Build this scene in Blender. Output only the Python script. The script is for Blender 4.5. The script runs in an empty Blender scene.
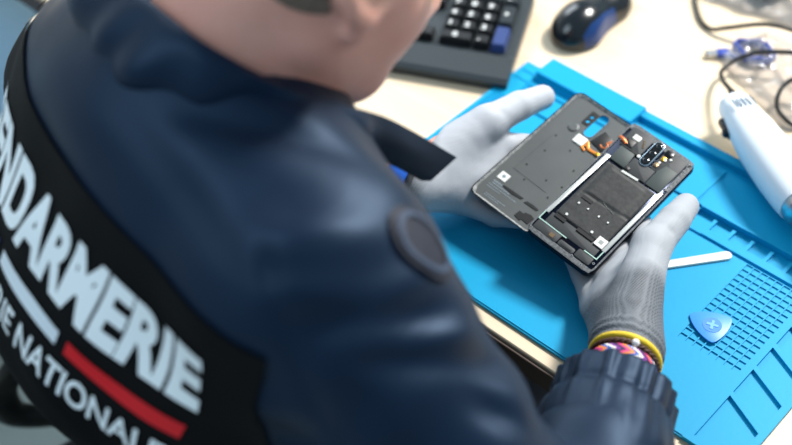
import bpy, bmesh, math, random
import numpy as np
from mathutils import Vector, Matrix, noise, Euler
from mathutils.bvhtree import BVHTree
random.seed(7)
C = bpy.context.scene.collection
PI = math.pi
V = Vector

# ------------------------------------------------------------------ materials
def lin(c):
    if isinstance(c, str):
        c = [int(c[i:i+2], 16)/255 for i in (0, 2, 4)]
    return tuple(((x/12.92) if x <= .04045 else ((x+.055)/1.055)**2.4) for x in c) + (1,)

def mat(name, col, rough=.5, metal=0, spec=.5, bump=None, var=None, sheen=0, coat=0, trans=0, ior=1.45, wave=None):
    m = bpy.data.materials.new(name); m.use_nodes = True
    nt = m.node_tree; b = nt.nodes['Principled BSDF']
    b.inputs['Base Color'].default_value = lin(col)
    b.inputs['Roughness'].default_value = rough
    b.inputs['Metallic'].default_value = metal
    b.inputs['Specular IOR Level'].default_value = spec
    b.inputs['Sheen Weight'].default_value = sheen
    b.inputs['Coat Weight'].default_value = coat
    b.inputs['Transmission Weight'].default_value = trans
    b.inputs['IOR'].default_value = ior
    tc = nt.nodes.new('ShaderNodeTexCoord')
    if var:
        sc, amt, col2 = var
        n = nt.nodes.new('ShaderNodeTexNoise'); n.inputs['Scale'].default_value = sc; n.inputs['Detail'].default_value = 6
        nt.links.new(tc.outputs['Object'], n.inputs['Vector'])
        r = nt.nodes.new('ShaderNodeValToRGB')
        r.color_ramp.elements[0].position = .5-amt; r.color_ramp.elements[1].position = .5+amt
        r.color_ramp.elements[0].color = lin(col); r.color_ramp.elements[1].color = lin(col2)
        nt.links.new(n.outputs['Fac'], r.inputs['Fac']); nt.links.new(r.outputs['Color'], b.inputs['Base Color'])
    if bump:
        sc, st = bump[:2]
        n = nt.nodes.new('ShaderNodeTexNoise'); n.inputs['Scale'].default_value = sc; n.inputs['Detail'].default_value = 4
        nt.links.new(tc.outputs['Object'], n.inputs['Vector'])
        bp = nt.nodes.new('ShaderNodeBump'); bp.inputs['Strength'].default_value = st; bp.inputs['Distance'].default_value = bump[2] if len(bump) > 2 else .002
        nt.links.new(n.outputs['Fac'], bp.inputs['Height']); nt.links.new(bp.outputs['Normal'], b.inputs['Normal'])
    return m

def wood_mat(name, c1, c2, rough=.45):
    m = mat(name, c1, rough); nt = m.node_tree; b = nt.nodes['Principled BSDF']
    tc = nt.nodes.new('ShaderNodeTexCoord'); mp = nt.nodes.new('ShaderNodeMapping'); mp.inputs['Scale'].default_value = (1.2, 16, 16)
    n = nt.nodes.new('ShaderNodeTexNoise'); n.inputs['Scale'].default_value = 3; n.inputs['Detail'].default_value = 8; n.inputs['Distortion'].default_value = .6
    r = nt.nodes.new('ShaderNodeValToRGB'); r.color_ramp.elements[0].position = .35; r.color_ramp.elements[1].position = .7
    r.color_ramp.elements[0].color = lin(c1); r.color_ramp.elements[1].color = lin(c2)
    nt.links.new(tc.outputs['Object'], mp.inputs['Vector']); nt.links.new(mp.outputs['Vector'], n.inputs['Vector'])
    nt.links.new(n.outputs['Fac'], r.inputs['Fac']); nt.links.new(r.outputs['Color'], b.inputs['Base Color'])
    return m

def film_mat(name, tint, base=.10, gain=.75):
    m = bpy.data.materials.new(name); m.use_nodes = True; nt = m.node_tree
    nt.nodes.remove(nt.nodes['Principled BSDF']); out = nt.nodes['Material Output']
    t = nt.nodes.new('ShaderNodeBsdfTransparent'); t.inputs[0].default_value = lin(tint)
    g = nt.nodes.new('ShaderNodeBsdfGlossy'); g.inputs['Roughness'].default_value = .12
    d = nt.nodes.new('ShaderNodeBsdfDiffuse'); d.inputs[0].default_value = lin('f4f6fa')
    lw = nt.nodes.new('ShaderNodeLayerWeight'); lw.inputs['Blend'].default_value = .35
    ma = nt.nodes.new('ShaderNodeMath'); ma.operation = 'MULTIPLY_ADD'; ma.inputs[1].default_value = gain; ma.inputs[2].default_value = base
    ma.use_clamp = True
    nt.links.new(lw.outputs['Fresnel'], ma.inputs[0])
    mx0 = nt.nodes.new('ShaderNodeMixShader'); mx0.inputs[0].default_value = .6
    nt.links.new(g.outputs[0], mx0.inputs[1]); nt.links.new(d.outputs[0], mx0.inputs[2])
    mx = nt.nodes.new('ShaderNodeMixShader')
    nt.links.new(ma.outputs[0], mx.inputs[0]); nt.links.new(t.outputs[0], mx.inputs[1]); nt.links.new(mx0.outputs[0], mx.inputs[2])
    nt.links.new(mx.outputs[0], out.inputs[0])
    return m

# ------------------------------------------------------------------ mesh helpers
def catmull(P, n=8, closed=False):
    P = [V(p) for p in P]; out = []; N = len(P)
    for i in range(N if closed else N-1):
        if closed: p0, p1, p2, p3 = P[i-1], P[i], P[(i+1) % N], P[(i+2) % N]
        else: p0, p1, p2, p3 = P[max(i-1, 0)], P[i], P[i+1], P[min(i+2, N-1)]
        for k in range(n):
            t = k/n
            out.append(.5*((2*p1)+(p2-p0)*t+(2*p0-5*p1+4*p2-p3)*t*t+(3*p1-p0-3*p2+p3)*t**3))
    if not closed: out.append(P[-1])
    return out

class MB:
    def __init__(s): s.v = []; s.f = []
    def add(s, v, f):
        o = len(s.v); s.v += [tuple(x) for x in v]; s.f += [tuple(i+o for i in q) for q in f]; return s
    def bm(s, b, M=None):
        if M: bmesh.ops.transform(b, matrix=M, verts=b.verts)
        b.verts.index_update()
        s.add([v.co.copy() for v in b.verts], [[v.index for v in f.verts] for f in b.faces]); b.free(); return s
    def box(s, c, d, bev=0, seg=2, M=None):
        b = bmesh.new(); bmesh.ops.create_cube(b, size=1)
        for v in b.verts: v.co = V((v.co.x*d[0], v.co.y*d[1], v.co.z*d[2]))
        if bev: bmesh.ops.bevel(b, geom=b.edges[:], offset=bev, segments=seg, profile=.5, affect='EDGES')
        T = Matrix.Translation(V(c))
        return s.bm(b, (T @ M) if M else T)
    def prism(s, pts, z0, z1, bev=0, seg=2, M=None):
        b = bmesh.new(); vs = [b.verts.new((p[0], p[1], z0)) for p in pts]; f = b.faces.new(vs)
        r = bmesh.ops.extrude_face_region(b, geom=[f])
        for v in [g for g in r['geom'] if isinstance(g, bmesh.types.BMVert)]: v.co.z = z1
        bmesh.ops.recalc_face_normals(b, faces=b.faces[:])
        if bev:
            eds = [e for e in b.edges if abs(e.verts[0].co.z-z1) < 1e-7 and abs(e.verts[1].co.z-z1) < 1e-7]
            bmesh.ops.bevel(b, geom=eds, offset=bev, segments=seg, profile=.5, affect='EDGES')
        return s.bm(b, M)
    def cyl(s, c, r, h, n=20, r2=None, M=None, bev=0):
        r2 = r if r2 is None else r2
        prof = [(0, 0), (r, 0), (r2, h), (0, h)]
        if bev: prof = [(0, 0), (r, 0), (r2, h-bev), (r2-bev, h), (0, h)]
        T = Matrix.Translation(V(c))
        return s.lathe(prof, n, (T @ M) if M else T)
    def lathe(s, prof, n=24, M=None):
        v = []; f = []
        for k in range(n):
            a = 2*PI*k/n
            for r, z in prof: v.append(V((r*math.cos(a), r*math.sin(a), z)))
        m = len(prof)
        for k in range(n):
            for j in range(m-1):
                a, b_, c, d = k*m+j, ((k+1) % n)*m+j, ((k+1) % n)*m+j+1, k*m+j+1
                f.append((a, b_, c, d))
        b = bmesh.new(); vs = [b.verts.new(x) for x in v]
        for q in f:
            try: b.faces.new([vs[i] for i in q])
            except ValueError: pass
        bmesh.ops.remove_doubles(b, verts=b.verts[:], dist=1e-6)
        bmesh.ops.recalc_face_normals(b, faces=b.faces[:])
        return s.bm(b, M)
    def rings(s, rings, cap=True, closed=False):
        n = len(rings[0]); v = [p for r in rings for p in r]; f = []
        R = len(rings)
        for i in range(R if closed else R-1):
            for k in range(n):
                a = i*n+k; b_ = i*n+(k+1) % n; c = ((i+1) % R)*n+(k+1) % n; d = ((i+1) % R)*n+k
                f.append((a, b_, c, d))
        if cap and not closed:
            f.append(tuple(reversed(range(n)))); f.append(tuple((R-1)*n+k for k in range(n)))
        return s.add(v, f)
    def tube(s, path, r, n=10, closed=False, flat=1.0, upv=(0, 0, 1)):
        path = [V(p) for p in path]; rs = []
        N = len(path)
        for i, p in enumerate(path):
            if closed: t = path[(i+1) % N]-path[i-1]
            else: t = path[min(i+1, N-1)]-path[max(i-1, 0)]
            t.normalize(); u = V(upv)
            if abs(t.dot(u)) > .97: u = V((1, 0, 0))
            sd = t.cross(u).normalized(); up = sd.cross(t)
            rr = r(i/(N-1)) if callable(r) else r
            rs.append([p+sd*rr*math.cos(2*PI*k/n)+up*rr*flat*math.sin(2*PI*k/n) for k in range(n)])
        return s.rings(rs, closed=closed)
    def build(s, name, m, parent=None, loc=(0, 0, 0), smooth=True, org=(0, 0, 0), ang=40, fix=True):
        me = bpy.data.meshes.new(name); o_ = V(org)
        me.from_pydata([V(v)-o_ for v in s.v], [], s.f); me.update()
        if fix:
            b = bmesh.new(); b.from_mesh(me); bmesh.ops.recalc_face_normals(b, faces=b.faces[:]); b.to_mesh(me); b.free()
        if smooth:
            me.shade_smooth()
            if ang: me.set_sharp_from_angle(angle=math.radians(ang))
        if not isinstance(m, (list, tuple)): m = [m]
        for x in m: me.materials.append(x)
        o = bpy.data.objects.new(name, me); C.objects.link(o)
        o.location = loc
        if parent: o.parent = parent
        return o

def tag(o, label, cat, group=None):
    o['label'] = label; o['category'] = cat
    if group: o['group'] = group
    return o
def thing(name, label, cat, M=None, loc=(0, 0, 0), rz=0, group=None):
    o = bpy.data.objects.new(name, None); o.empty_display_size = .02; C.objects.link(o)
    if M is not None: o.matrix_world = M
    else: o.location = loc; o.rotation_euler = (0, 0, rz)
    return tag(o, label, cat, group)
def rrect(x0, y0, x1, y1, r, n=5):
    out = []
    for cx, cy, a0 in ((x1-r, y1-r, 0), (x0+r, y1-r, 90), (x0+r, y0+r, 180), (x1-r, y0+r, 270)):
        for k in range(n+1):
            a = math.radians(a0+90*k/n); out.append((cx+r*math.cos(a), cy+r*math.sin(a)))
    return out
def circle(cx, cy, r, n=16): return [(cx+r*math.cos(2*PI*k/n), cy+r*math.sin(2*PI*k/n)) for k in range(n)]
def pill(x0, y0, x1, y1, r, n=8):
    a0 = math.atan2(y1-y0, x1-x0); out = []
    for k in range(n+1):
        a = a0-PI/2+PI*k/n; out.append((x1+r*math.cos(a), y1+r*math.sin(a)))
    for k in range(n+1):
        a = a0+PI/2+PI*k/n; out.append((x0+r*math.cos(a), y0+r*math.sin(a)))
    return out
def holed(mb, outer, holes, z, up=True):
    """flat face with holes at height z"""
    b = bmesh.new(); eds = []
    for loop in [outer]+holes:
        vs = [b.verts.new((p[0], p[1], z)) for p in loop]
        for i in range(len(vs)): eds.append(b.edges.new((vs[i], vs[(i+1) % len(vs)])))
    bmesh.ops.triangle_fill(b, edges=eds, use_beauty=True, use_dissolve=False)
    mb.bm(b)
def wall_loop(mb, loop, z0, z1):
    n = len(loop)
    mb.add([(p[0], p[1], z0) for p in loop]+[(p[0], p[1], z1) for p in loop], [(i, (i+1) % n, n+(i+1) % n, n+i) for i in range(n)])
def plate(mb, outer, z0, z1, holes=(), floors=None):
    """slab with through holes (floors None) or pockets with floor heights"""
    holes = [list(h) for h in holes]
    holed(mb, outer, holes, z1); wall_loop(mb, outer, z0, z1)
    if floors is None:
        holed(mb, outer, holes, z0)
        for h in holes: wall_loop(mb, h, z0, z1)
    else:
        mb.add([(p[0], p[1], z0) for p in outer], [tuple(range(len(outer)))])
        for h, fz in zip(holes, floors):
            wall_loop(mb, h, fz, z1); mb.add([(p[0], p[1], fz) for p in h], [tuple(range(len(h)))])

def text_mesh(body, size, bold=0, sx=1.0, spacing=1.0):
    cu = bpy.data.curves.new('txt', 'FONT'); cu.body = body; cu.size = size; cu.offset = bold; cu.space_character = spacing
    cu.align_x = 'LEFT'; cu.resolution_u = 4
    o = bpy.data.objects.new('txt', cu); C.objects.link(o)
    bpy.context.view_layer.update()
    dg = bpy.context.evaluated_depsgraph_get(); me = bpy.data.meshes.new_from_object(o.evaluated_get(dg))
    b = bmesh.new(); b.from_mesh(me)
    bpy.data.objects.remove(o); bpy.data.curves.remove(cu); bpy.data.meshes.remove(me)
    bmesh.ops.remove_doubles(b, verts=b.verts[:], dist=1e-6)
    for v in b.verts: v.co.x *= sx
    return b

# ------------------------------------------------------------------ signed distance fields
class Field:
    def __init__(s, lo, hi, h):
        s.lo = np.array(lo, float); s.h = h
        s.n = np.ceil((np.array(hi)-s.lo)/h).astype(int)+1
        s.F = np.full(s.n, .2, np.float32)
    def win(s, lo, hi):
        a = np.clip(np.floor((np.array(lo)-s.lo)/s.h).astype(int), 0, s.n); b = np.clip(np.ceil((np.array(hi)-s.lo)/s.h).astype(int)+1, 0, s.n)
        sl = tuple(slice(i, j) for i, j in zip(a, b))
        g = [s.lo[d]+s.h*np.arange(a[d], b[d]) for d in range(3)]
        X, Y, Z = np.meshgrid(*g, indexing='ij', sparse=True)
        return sl, X, Y, Z
    def mix(s, sl, d, k, op):
        A = s.F[sl]
        if op == 'sub': d = -d
        if k > 0:
            hh = np.maximum(k-np.abs(A-d), 0)/k
            m = hh*hh*k*.25
            s.F[sl] = (np.minimum(A, d)-m) if op == 'add' else (np.maximum(A, d)+m)
        else: s.F[sl] = np.minimum(A, d) if op == 'add' else np.maximum(A, d)
    def cap(s, a, b, ra, rb, k=.0, op='add', ax=None, sc=1.0):
        a = np.array(a, float); b = np.array(b, float); R = max(ra, rb)*max(sc, 1)+k+.02
        sl, X, Y, Z = s.win(np.minimum(a, b)-R, np.maximum(a, b)+R)
        if s.F[sl].size == 0: return s
        d = b-a
        px, py, pz = X-a[0], Y-a[1], Z-a[2]
        if ax is not None:
            ax = np.array(ax, float); ax /= np.linalg.norm(ax); q = (1/sc-1)
            w = (px*ax[0]+py*ax[1]+pz*ax[2])*q
            px, py, pz = px+w*ax[0], py+w*ax[1], pz+w*ax[2]
            d = d+ax*(d@ax)*q
        t = np.clip((px*d[0]+py*d[1]+pz*d[2])/max(d@d, 1e-12), 0, 1)
        D = np.sqrt((px-t*d[0])**2+(py-t*d[1])**2+(pz-t*d[2])**2)-(ra+t*(rb-ra))
        s.mix(sl, D.astype(np.float32), k, op); return s
    def chain(s, P, R, k=.01, kin=None):
        for i in range(len(P)-1): s.cap(P[i], P[i+1], R[i], R[i+1], k if i == 0 or kin is None else kin)
        return s
    def ell(s, c, r, M=None, k=.0, op='add'):
        c = np.array(c, float); r = np.array(r, float); R = r.max()+k+.02
        sl, X, Y, Z = s.win(c-R, c+R)
        if s.F[sl].size == 0: return s
        px, py, pz = X-c[0], Y-c[1], Z-c[2]
        if M is None: M = np.eye(3)
        q = [px*M[0][i]+py*M[1][i]+pz*M[2][i] for i in range(3)]
        k0 = np.sqrt(sum((q[i]/r[i])**2 for i in range(3))); k1 = np.sqrt(sum((q[i]/r[i]**2)**2 for i in range(3)))
        D = k0*(k0-1)/np.maximum(k1, 1e-6)
        s.mix(sl, D.astype(np.float32), k, op); return s
    def plane(s, p, n, k=0):
        p = np.array(p, float); n = np.array(n, float); n /= np.linalg.norm(n)
        sl, X, Y, Z = s.win(s.lo-1, s.lo+s.h*s.n+1)
        D = (X-p[0])*n[0]+(Y-p[1])*n[1]+(Z-p[2])*n[2]
        s.mix(sl, (-D).astype(np.float32), k, 'sub'); return s
    def mesh(s, smooth=2):
        F = s.F; h = s.h; nx, ny, nz = F.shape; S = F < 0
        cnt = np.zeros((nx-1, ny-1, nz-1), np.int8)
        offs = [(i, j, k) for i in (0, 1) for j in (0, 1) for k in (0, 1)]
        for i, j, k in offs: cnt += S[i:nx-1+i, j:ny-1+j, k:nz-1+k]
        mask = (cnt > 0) & (cnt < 8); ijk = np.argwhere(mask)
        idx = np.full(mask.shape, -1, np.int64); idx[mask] = np.arange(len(ijk))
        val = {o: F[ijk[:, 0]+o[0], ijk[:, 1]+o[1], ijk[:, 2]+o[2]] for o in offs}
        acc = np.zeros((len(ijk), 3)); n = np.zeros(len(ijk))
        for o in offs:
            for d in range(3):
                if o[d] == 0:
                    o2 = list(o); o2[d] = 1; o2 = tuple(o2)
                    a, b = val[o], val[o2]; cr = (a < 0) != (b < 0)
                    t = np.where(cr, a/np.where(cr, a-b, 1), 0)
                    p = np.array(o, float)[None, :].repeat(len(ijk), 0); p[:, d] += t
                    acc[cr] += p[cr]; n[cr] += 1
        Vt = s.lo+h*(ijk+acc/n[:, None])
        faces = []
        for d in range(3):
            e1, e2 = [(1, 2), (2, 0), (0, 1)][d]
            sa = [slice(1, -1)]*3; sa[d] = slice(0, -1); sb = list(sa); sb[d] = slice(1, None)
            A = S[tuple(sa)]; B = S[tuple(sb)]
            w = np.argwhere(A != B); st = A[A != B]
            w = w+np.array([0 if i == d else 1 for i in range(3)])
            def cell(o1, o2):
                q = w.copy(); q[:, e1] -= o1; q[:, e2] -= o2; return idx[q[:, 0], q[:, 1], q[:, 2]]
            Q = np.stack([cell(1, 1), cell(0, 1), cell(0, 0), cell(1, 0)], 1)
            Q[~st] = Q[~st][:, ::-1]
            faces.append(Q)
        Fc = np.concatenate(faces); Fc = Fc[(Fc >= 0).all(1)]
        for _ in range(smooth):
            sm = np.zeros_like(Vt); c = np.zeros(len(Vt))
            for a in range(4):
                for b in (Fc[:, (a+1) % 4], Fc[:, a-1]):
                    np.add.at(sm, Fc[:, a], Vt[b]); np.add.at(c, Fc[:, a], 1)
            Vt = Vt*.5+.5*sm/np.maximum(c, 1)[:, None]
        return Vt, Fc
def np_obj(name, Vt, Fc, m, parent=None, org=(0, 0, 0)):
    me = bpy.data.meshes.new(name); me.from_pydata((Vt-np.array(org)).tolist(), [], Fc.tolist()); me.update(); me.shade_smooth()
    for x in (m if isinstance(m, (list, tuple)) else [m]): me.materials.append(x)
    o = bpy.data.objects.new(name, me); C.objects.link(o)
    if parent: o.parent = parent
    return o
def normals(Vt, Fc):
    a, b, c, d = (Vt[Fc[:, i]] for i in range(4)); fn = np.cross(c-a, d-b); N = np.zeros_like(Vt)
    for i in range(4): np.add.at(N, Fc[:, i], fn)
    return N/np.maximum(np.linalg.norm(N, axis=1), 1e-9)[:, None]
# ------------------------------------------------------------------ palette
M_maple = wood_mat('pale maple laminate', 'e6d3b8', 'dcc6a6')
M_brown = mat('dark brown edge', '3a2a20', .5)
M_steel = mat('grey painted steel', '8a8d90', .4, .6)
M_floor = mat('grey green linoleum', 'a9b2ad', .45, var=(3, .25, 'b6bdb8'), bump=(60, .05))
M_matblue = mat('cyan silicone', '009bcb', .5, spec=.25, bump=(220, .12, .0006))
M_black = mat('black plastic', '0d0e10', .42, bump=(900, .05, .0003))
M_blackgloss = mat('glossy black plastic', '090b0e', .18)
M_white = mat('white plastic', 'e6ecf2', .38)
M_offwhite = mat('off white plastic', 'eae6dc', .45)
M_silver = mat('brushed silver', 'c9ccd0', .3, 1)
M_gold = mat('gold contact', 'd9a441', .3, 1)

# ------------------------------------------------------------------ setting
def struct(o): o['kind'] = 'structure'; return o
struct(MB().box((-.4, 1.0, -.02), (7.4, 6.4, .04)).build('floor', M_floor, smooth=False))
M_wall = mat('white wall paint', 'dfe2e2', .8, bump=(80, .05))
struct(MB().box((-4.05, 1.0, 1.5), (.1, 6.4, 3.0)).build('wall_left', M_wall, smooth=False))
w_ = MB()
for c_, d_ in (((-.4, 4.25, .45), (7.2, .1, .9)), ((-.4, 4.25, 2.85), (7.2, .1, .3)), ((-2.75, 4.25, 1.8), (2.5, .1, 1.8)), ((2.2, 4.25, 1.8), (2.0, .1, 1.8))): w_.box(c_, d_)
struct(w_.build('wall_back', M_wall, smooth=False))
w_ = MB()
for c_, d_ in (((-.15, 4.25, .93), (2.7, .12, .06)), ((-.15, 4.25, 2.67), (2.7, .12, .06)), ((-1.47, 4.25, 1.8), (.06, .12, 1.8)), ((1.17, 4.25, 1.8), (.06, .12, 1.8)), ((-.15, 4.25, 1.8), (.06, .1, 1.8))): w_.box(c_, d_)
wf = struct(w_.build('window_1', M_white, smooth=False))
MB().box((-.15, 4.25, 1.8), (2.58, .008, 1.7)).build('window_pane', mat('window glass', 'ffffff', .02, trans=1, ior=1.05), wf, smooth=False)

TZ = .75
def desk(label, x0, x1, y0, y1, legs):
    c = ((x0+x1)/2, (y0+y1)/2, 0)
    t = thing('desk', label, 'desk', loc=c)
    w, d = x1-x0, y1-y0
    MB().box((0, .001, TZ-.0125), (w-.002, d-.004, .025), .001, 1).build('desktop', M_maple, t, smooth=False)
    MB().box((0, -d/2-.0002, TZ-.0138), (w-.002, .0026, .0222), .0006, 1).build('edge_band', M_brown, t, smooth=False)
    for sx, sy in legs: MB().box((sx*(w/2-.05), sy*(d/2-.06), .3625), (.045, .045, .725), .004, 2).build('leg', M_steel, t, smooth=False)
    MB().box((0, d/2-.06, .69), (w-.15, .02, .06)).build('rail', M_steel, t, smooth=False)
    return t
desk('pale maple desk with dark brown front edge under the blue repair mat', -1.105, .75, .597, 1.45, ((-1, -1), (1, -1), (-1, 1), (1, 1)))
desk('neighbouring pale desk butted against the left end, seen behind the left shoulder', -2.4, -1.108, .633, 1.45, ((-1, -1), (-1, 1), (1, 1)))

# ------------------------------------------------------------------ repair mat
MX, MY = -.636, .615
def build_mat():
    W, D = .448, .316
    xs = sorted(set([0, .004, .0215, .0235, .13, .143, .2525, .2545, .262, .30, .392, .396] + [.334+.0078*i for i in range(8)] + [.334+.0078*i+.0066 for i in range(8)] + [.2805+.0205*i for i in range(6)] + [.2805+.0205*i+.0035 for i in range(6)]))
    ys = sorted(set([0, .0015, .2, .2035, .207, .222, .2245, .231, .2355, .2385, .243, .246, .272, .275, .283, .286, .293, .2955, .3005, .304, .3055, .3075, .316] + [.004+.0042*i for i in range(56)] + [.004+.0042*i+.0021 for i in range(56)] + [.0868+.0078*i for i in range(15)] + [.0868+.0078*i+.0066 for i in range(15)]))
    ribs = [.004+.0042*i for i in range(68)]
    def h(x, y):
        T = .0036
        if y < .0015: return .0026
        if x < .0215:
            if y > .3005: return 0
            if x < .004: return .0052
            return .0052 if any(r <= y < r+.0021 for r in ribs) and y < .286 else (.0042 if y < .286 else .0052)
        if x < .143 and y > .286: return .0115
        if x < .2525 and y > .2385 and not (x < .13 and .246 < y < .283): return .0058 if y < .293 else (.0076 if y > .3055 else .0012)
        if x < .13 and .246 < y < .283 and x > .0235:
            return .0016 if not .272 < y < .275 else .0036
        if y > .3055: return .0080
        if x > .143 and .293 < y < .3055: return .0012
        if x > .2545 and .2385 < y < .293: return .0060
        if .2525 < x < .2545 and .2385 < y < .293: return .0078
        if x > .262 and .2245 < y < .2355:
            if y < .231 and any(a <= x < a+.0035 for a in [.2805+.0205*i for i in range(6)]): return .0046
            return .0006
        if x > .262 and .2355 <= y < .2385: return .0080
        if x > .28 and .207 < y < .2245:
            if any(a <= x < a+.0035 for a in [.2805+.0205*i for i in range(6)]): return .0046
            return .0046 if y < .216 else .0020
        if x > .262 and .2035 < y < .207: return .0014
        for i in range(8):
            a = .334+.0078*i
            if a <= x < a+.0066:
                for j in range(15):
                    b = .0868+.0078*j
                    if b <= y < b+.0066: return .0023
        return T
    mb = MB()
    cx = [(a+b)/2 for a, b in zip(xs, xs[1:])]; cy = [(a+b)/2 for a, b in zip(ys, ys[1:])]
    H = [[h(x, y) for y in cy] for x in cx]
    for i in range(len(cx)):
        for j in range(len(cy)):
            z = H[i][j]
            if z <= 0: continue
            mb.add([(xs[i], ys[j], z), (xs[i+1], ys[j], z), (xs[i+1], ys[j+1], z), (xs[i], ys[j+1], z)], [(0, 1, 2, 3)])
            for di, dj, a, b in ((-1, 0, (xs[i], ys[j]), (xs[i], ys[j+1])), (1, 0, (xs[i+1], ys[j]), (xs[i+1], ys[j+1])), (0, -1, (xs[i], ys[j]), (xs[i+1], ys[j])), (0, 1, (xs[i], ys[j+1]), (xs[i+1], ys[j+1]))):
                p, q = i+di, j+dj
                zn = H[p][q] if 0 <= p < len(cx) and 0 <= q < len(cy) else 0
                if zn < z: mb.add([(a[0], a[1], zn), (b[0], b[1], zn), (b[0], b[1], z), (a[0], a[1], z)], [(0, 1, 2, 3)])
    # right hand strip with slanted trays
    out = [(.396, 0), (.448, 0), (.448, .316), (.396, .316)]
    trays = []; top = [.062, .0992, .1255+.006, .163, .195]; bot = [.007, .067, .1045, .137, .1685]
    for a, b in zip(bot, top):
        s = .0182 if a > .01 else .0182
        lo2 = a-s if a > .01 else .007
        trays.append([(.403, a), (.4415, lo2), (.4415, b-s), (.403, b)])
    trays.append([(.403, .244), (.4415, .244), (.4415, .29), (.403, .29)])
    plate(mb, out, 0, .0048, trays, [.0014]*len(trays))
    o = mb.build('repair_mat', M_matblue, loc=(MX, MY, TZ+.0004), smooth=False, fix=False)
    return tag(o, 'bright cyan silicone repair mat with grid pockets and trays on the desk', 'work mat')
build_mat()
MT = TZ+.004       # mat work surface

# ------------------------------------------------------------------ small tools on the mat
def opening_pick():
    A, B, Cc = V((-.3085, .7295)), V((-.2768, .7512)), V((-.2742, .7140)); ce = (A+B+Cc)/3
    pts = []
    P = [A, B, Cc]
    for i in range(3):
        a, b = P[i], P[(i+1) % 3]; m = (a+b)/2; nrm = (m-ce).normalized()
        for k in range(12):
            t = k/12; q = a.lerp(b, t)+nrm*.0042*4*t*(1-t)
            d = min(t, 1-t)
            if d < .09: q = q.lerp(ce, (.09-d)*.5)
            pts.append(q-ce)
    m1 = mat('blue pick plastic', '3f94e8', .4); m2 = mat('deep blue disc', '1f7fdd', .4); m3 = mat('pale blue cross', '66aef2', .4)
    t = MB().prism(pts[::-1], 0, .0012, .0004, 2).build('opening_pick', m1, loc=(ce.x, ce.y, MT+.0011))
    tag(t, 'blue rounded triangular opening pick lying on the grid pockets of the mat', 'opening pick')
    MB().prism(circle(.001, .0, .0085, 28), .0011, .0015).build('emblem_disc', m2, t)
    R = Matrix.Translation((.001, 0, 0)) @ Matrix.Rotation(math.radians(20), 4, 'Z'); q, w = .0052, .0013
    MB().prism([(-q, -w), (-w, -w), (-w, -q), (w, -q), (w, -w), (q, -w), (q, w), (w, w), (w, q), (-w, q), (-w, w), (-q, w)], .0014, .0019, M=R).build('emblem_cross', m3, t, smooth=False)
opening_pick()
def spudger():
    tip = V((-.3185, .8165)); d = V((-.034, -.046)).normalized(); n = V((-d.y, d.x)); L = .125; w = .0048
    pts = []
    for k in range(9):
        a = -PI/2+PI*k/8; pts.append(-d*w*math.cos(a)*1+n*w*math.sin(a)-(-d)*0+d*0)
    pts = [(-d*w*math.cos(-PI/2+PI*k/8)+n*w*math.sin(-PI/2+PI*k/8)+d*w) for k in range(9)]
    pts += [d*L+n*w*.8, d*(L+.006), d*L-n*w*.8]
    o = MB().prism([(p.x, p.y) for p in pts], 0, .0022, .0008, 2).build('spudger', M_offwhite, loc=(tip.x, tip.y, MT+.0006))
    tag(o, 'cream flat plastic pry stick with round end beside the right thumb', 'pry stick')
spudger()

# ------------------------------------------------------------------ opened phone (local unit: millimetres/1000)
CAM = V((0, 0, 1.64))
def plane_matrix(R, t, s):
    M = Matrix(((R[0][0], R[0][1], R[0][2], 0), (R[1][0], R[1][1], R[1][2], 0), (R[2][0], R[2][1], R[2][2], 0), (0, 0, 0, 1)))
    return Matrix.Translation(CAM+V(t)*s) @ M @ Matrix.Scale(s, 4)
RP = [[0.9914, 0.035, 0.1263], [-0.0098, 0.9809, -0.1945], [-0.1307, 0.1916, 0.9727]]
RC = [[0.995, 0.051, 0.0858], [-0.0359, 0.9849, -0.1692], [-0.0931, 0.1653, 0.9818]]
MP = plane_matrix(RP, (-.4682, .6926, -.8568), .98)
MC = plane_matrix(RC, (-.5358, .6933, -.8522), .99)

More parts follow.
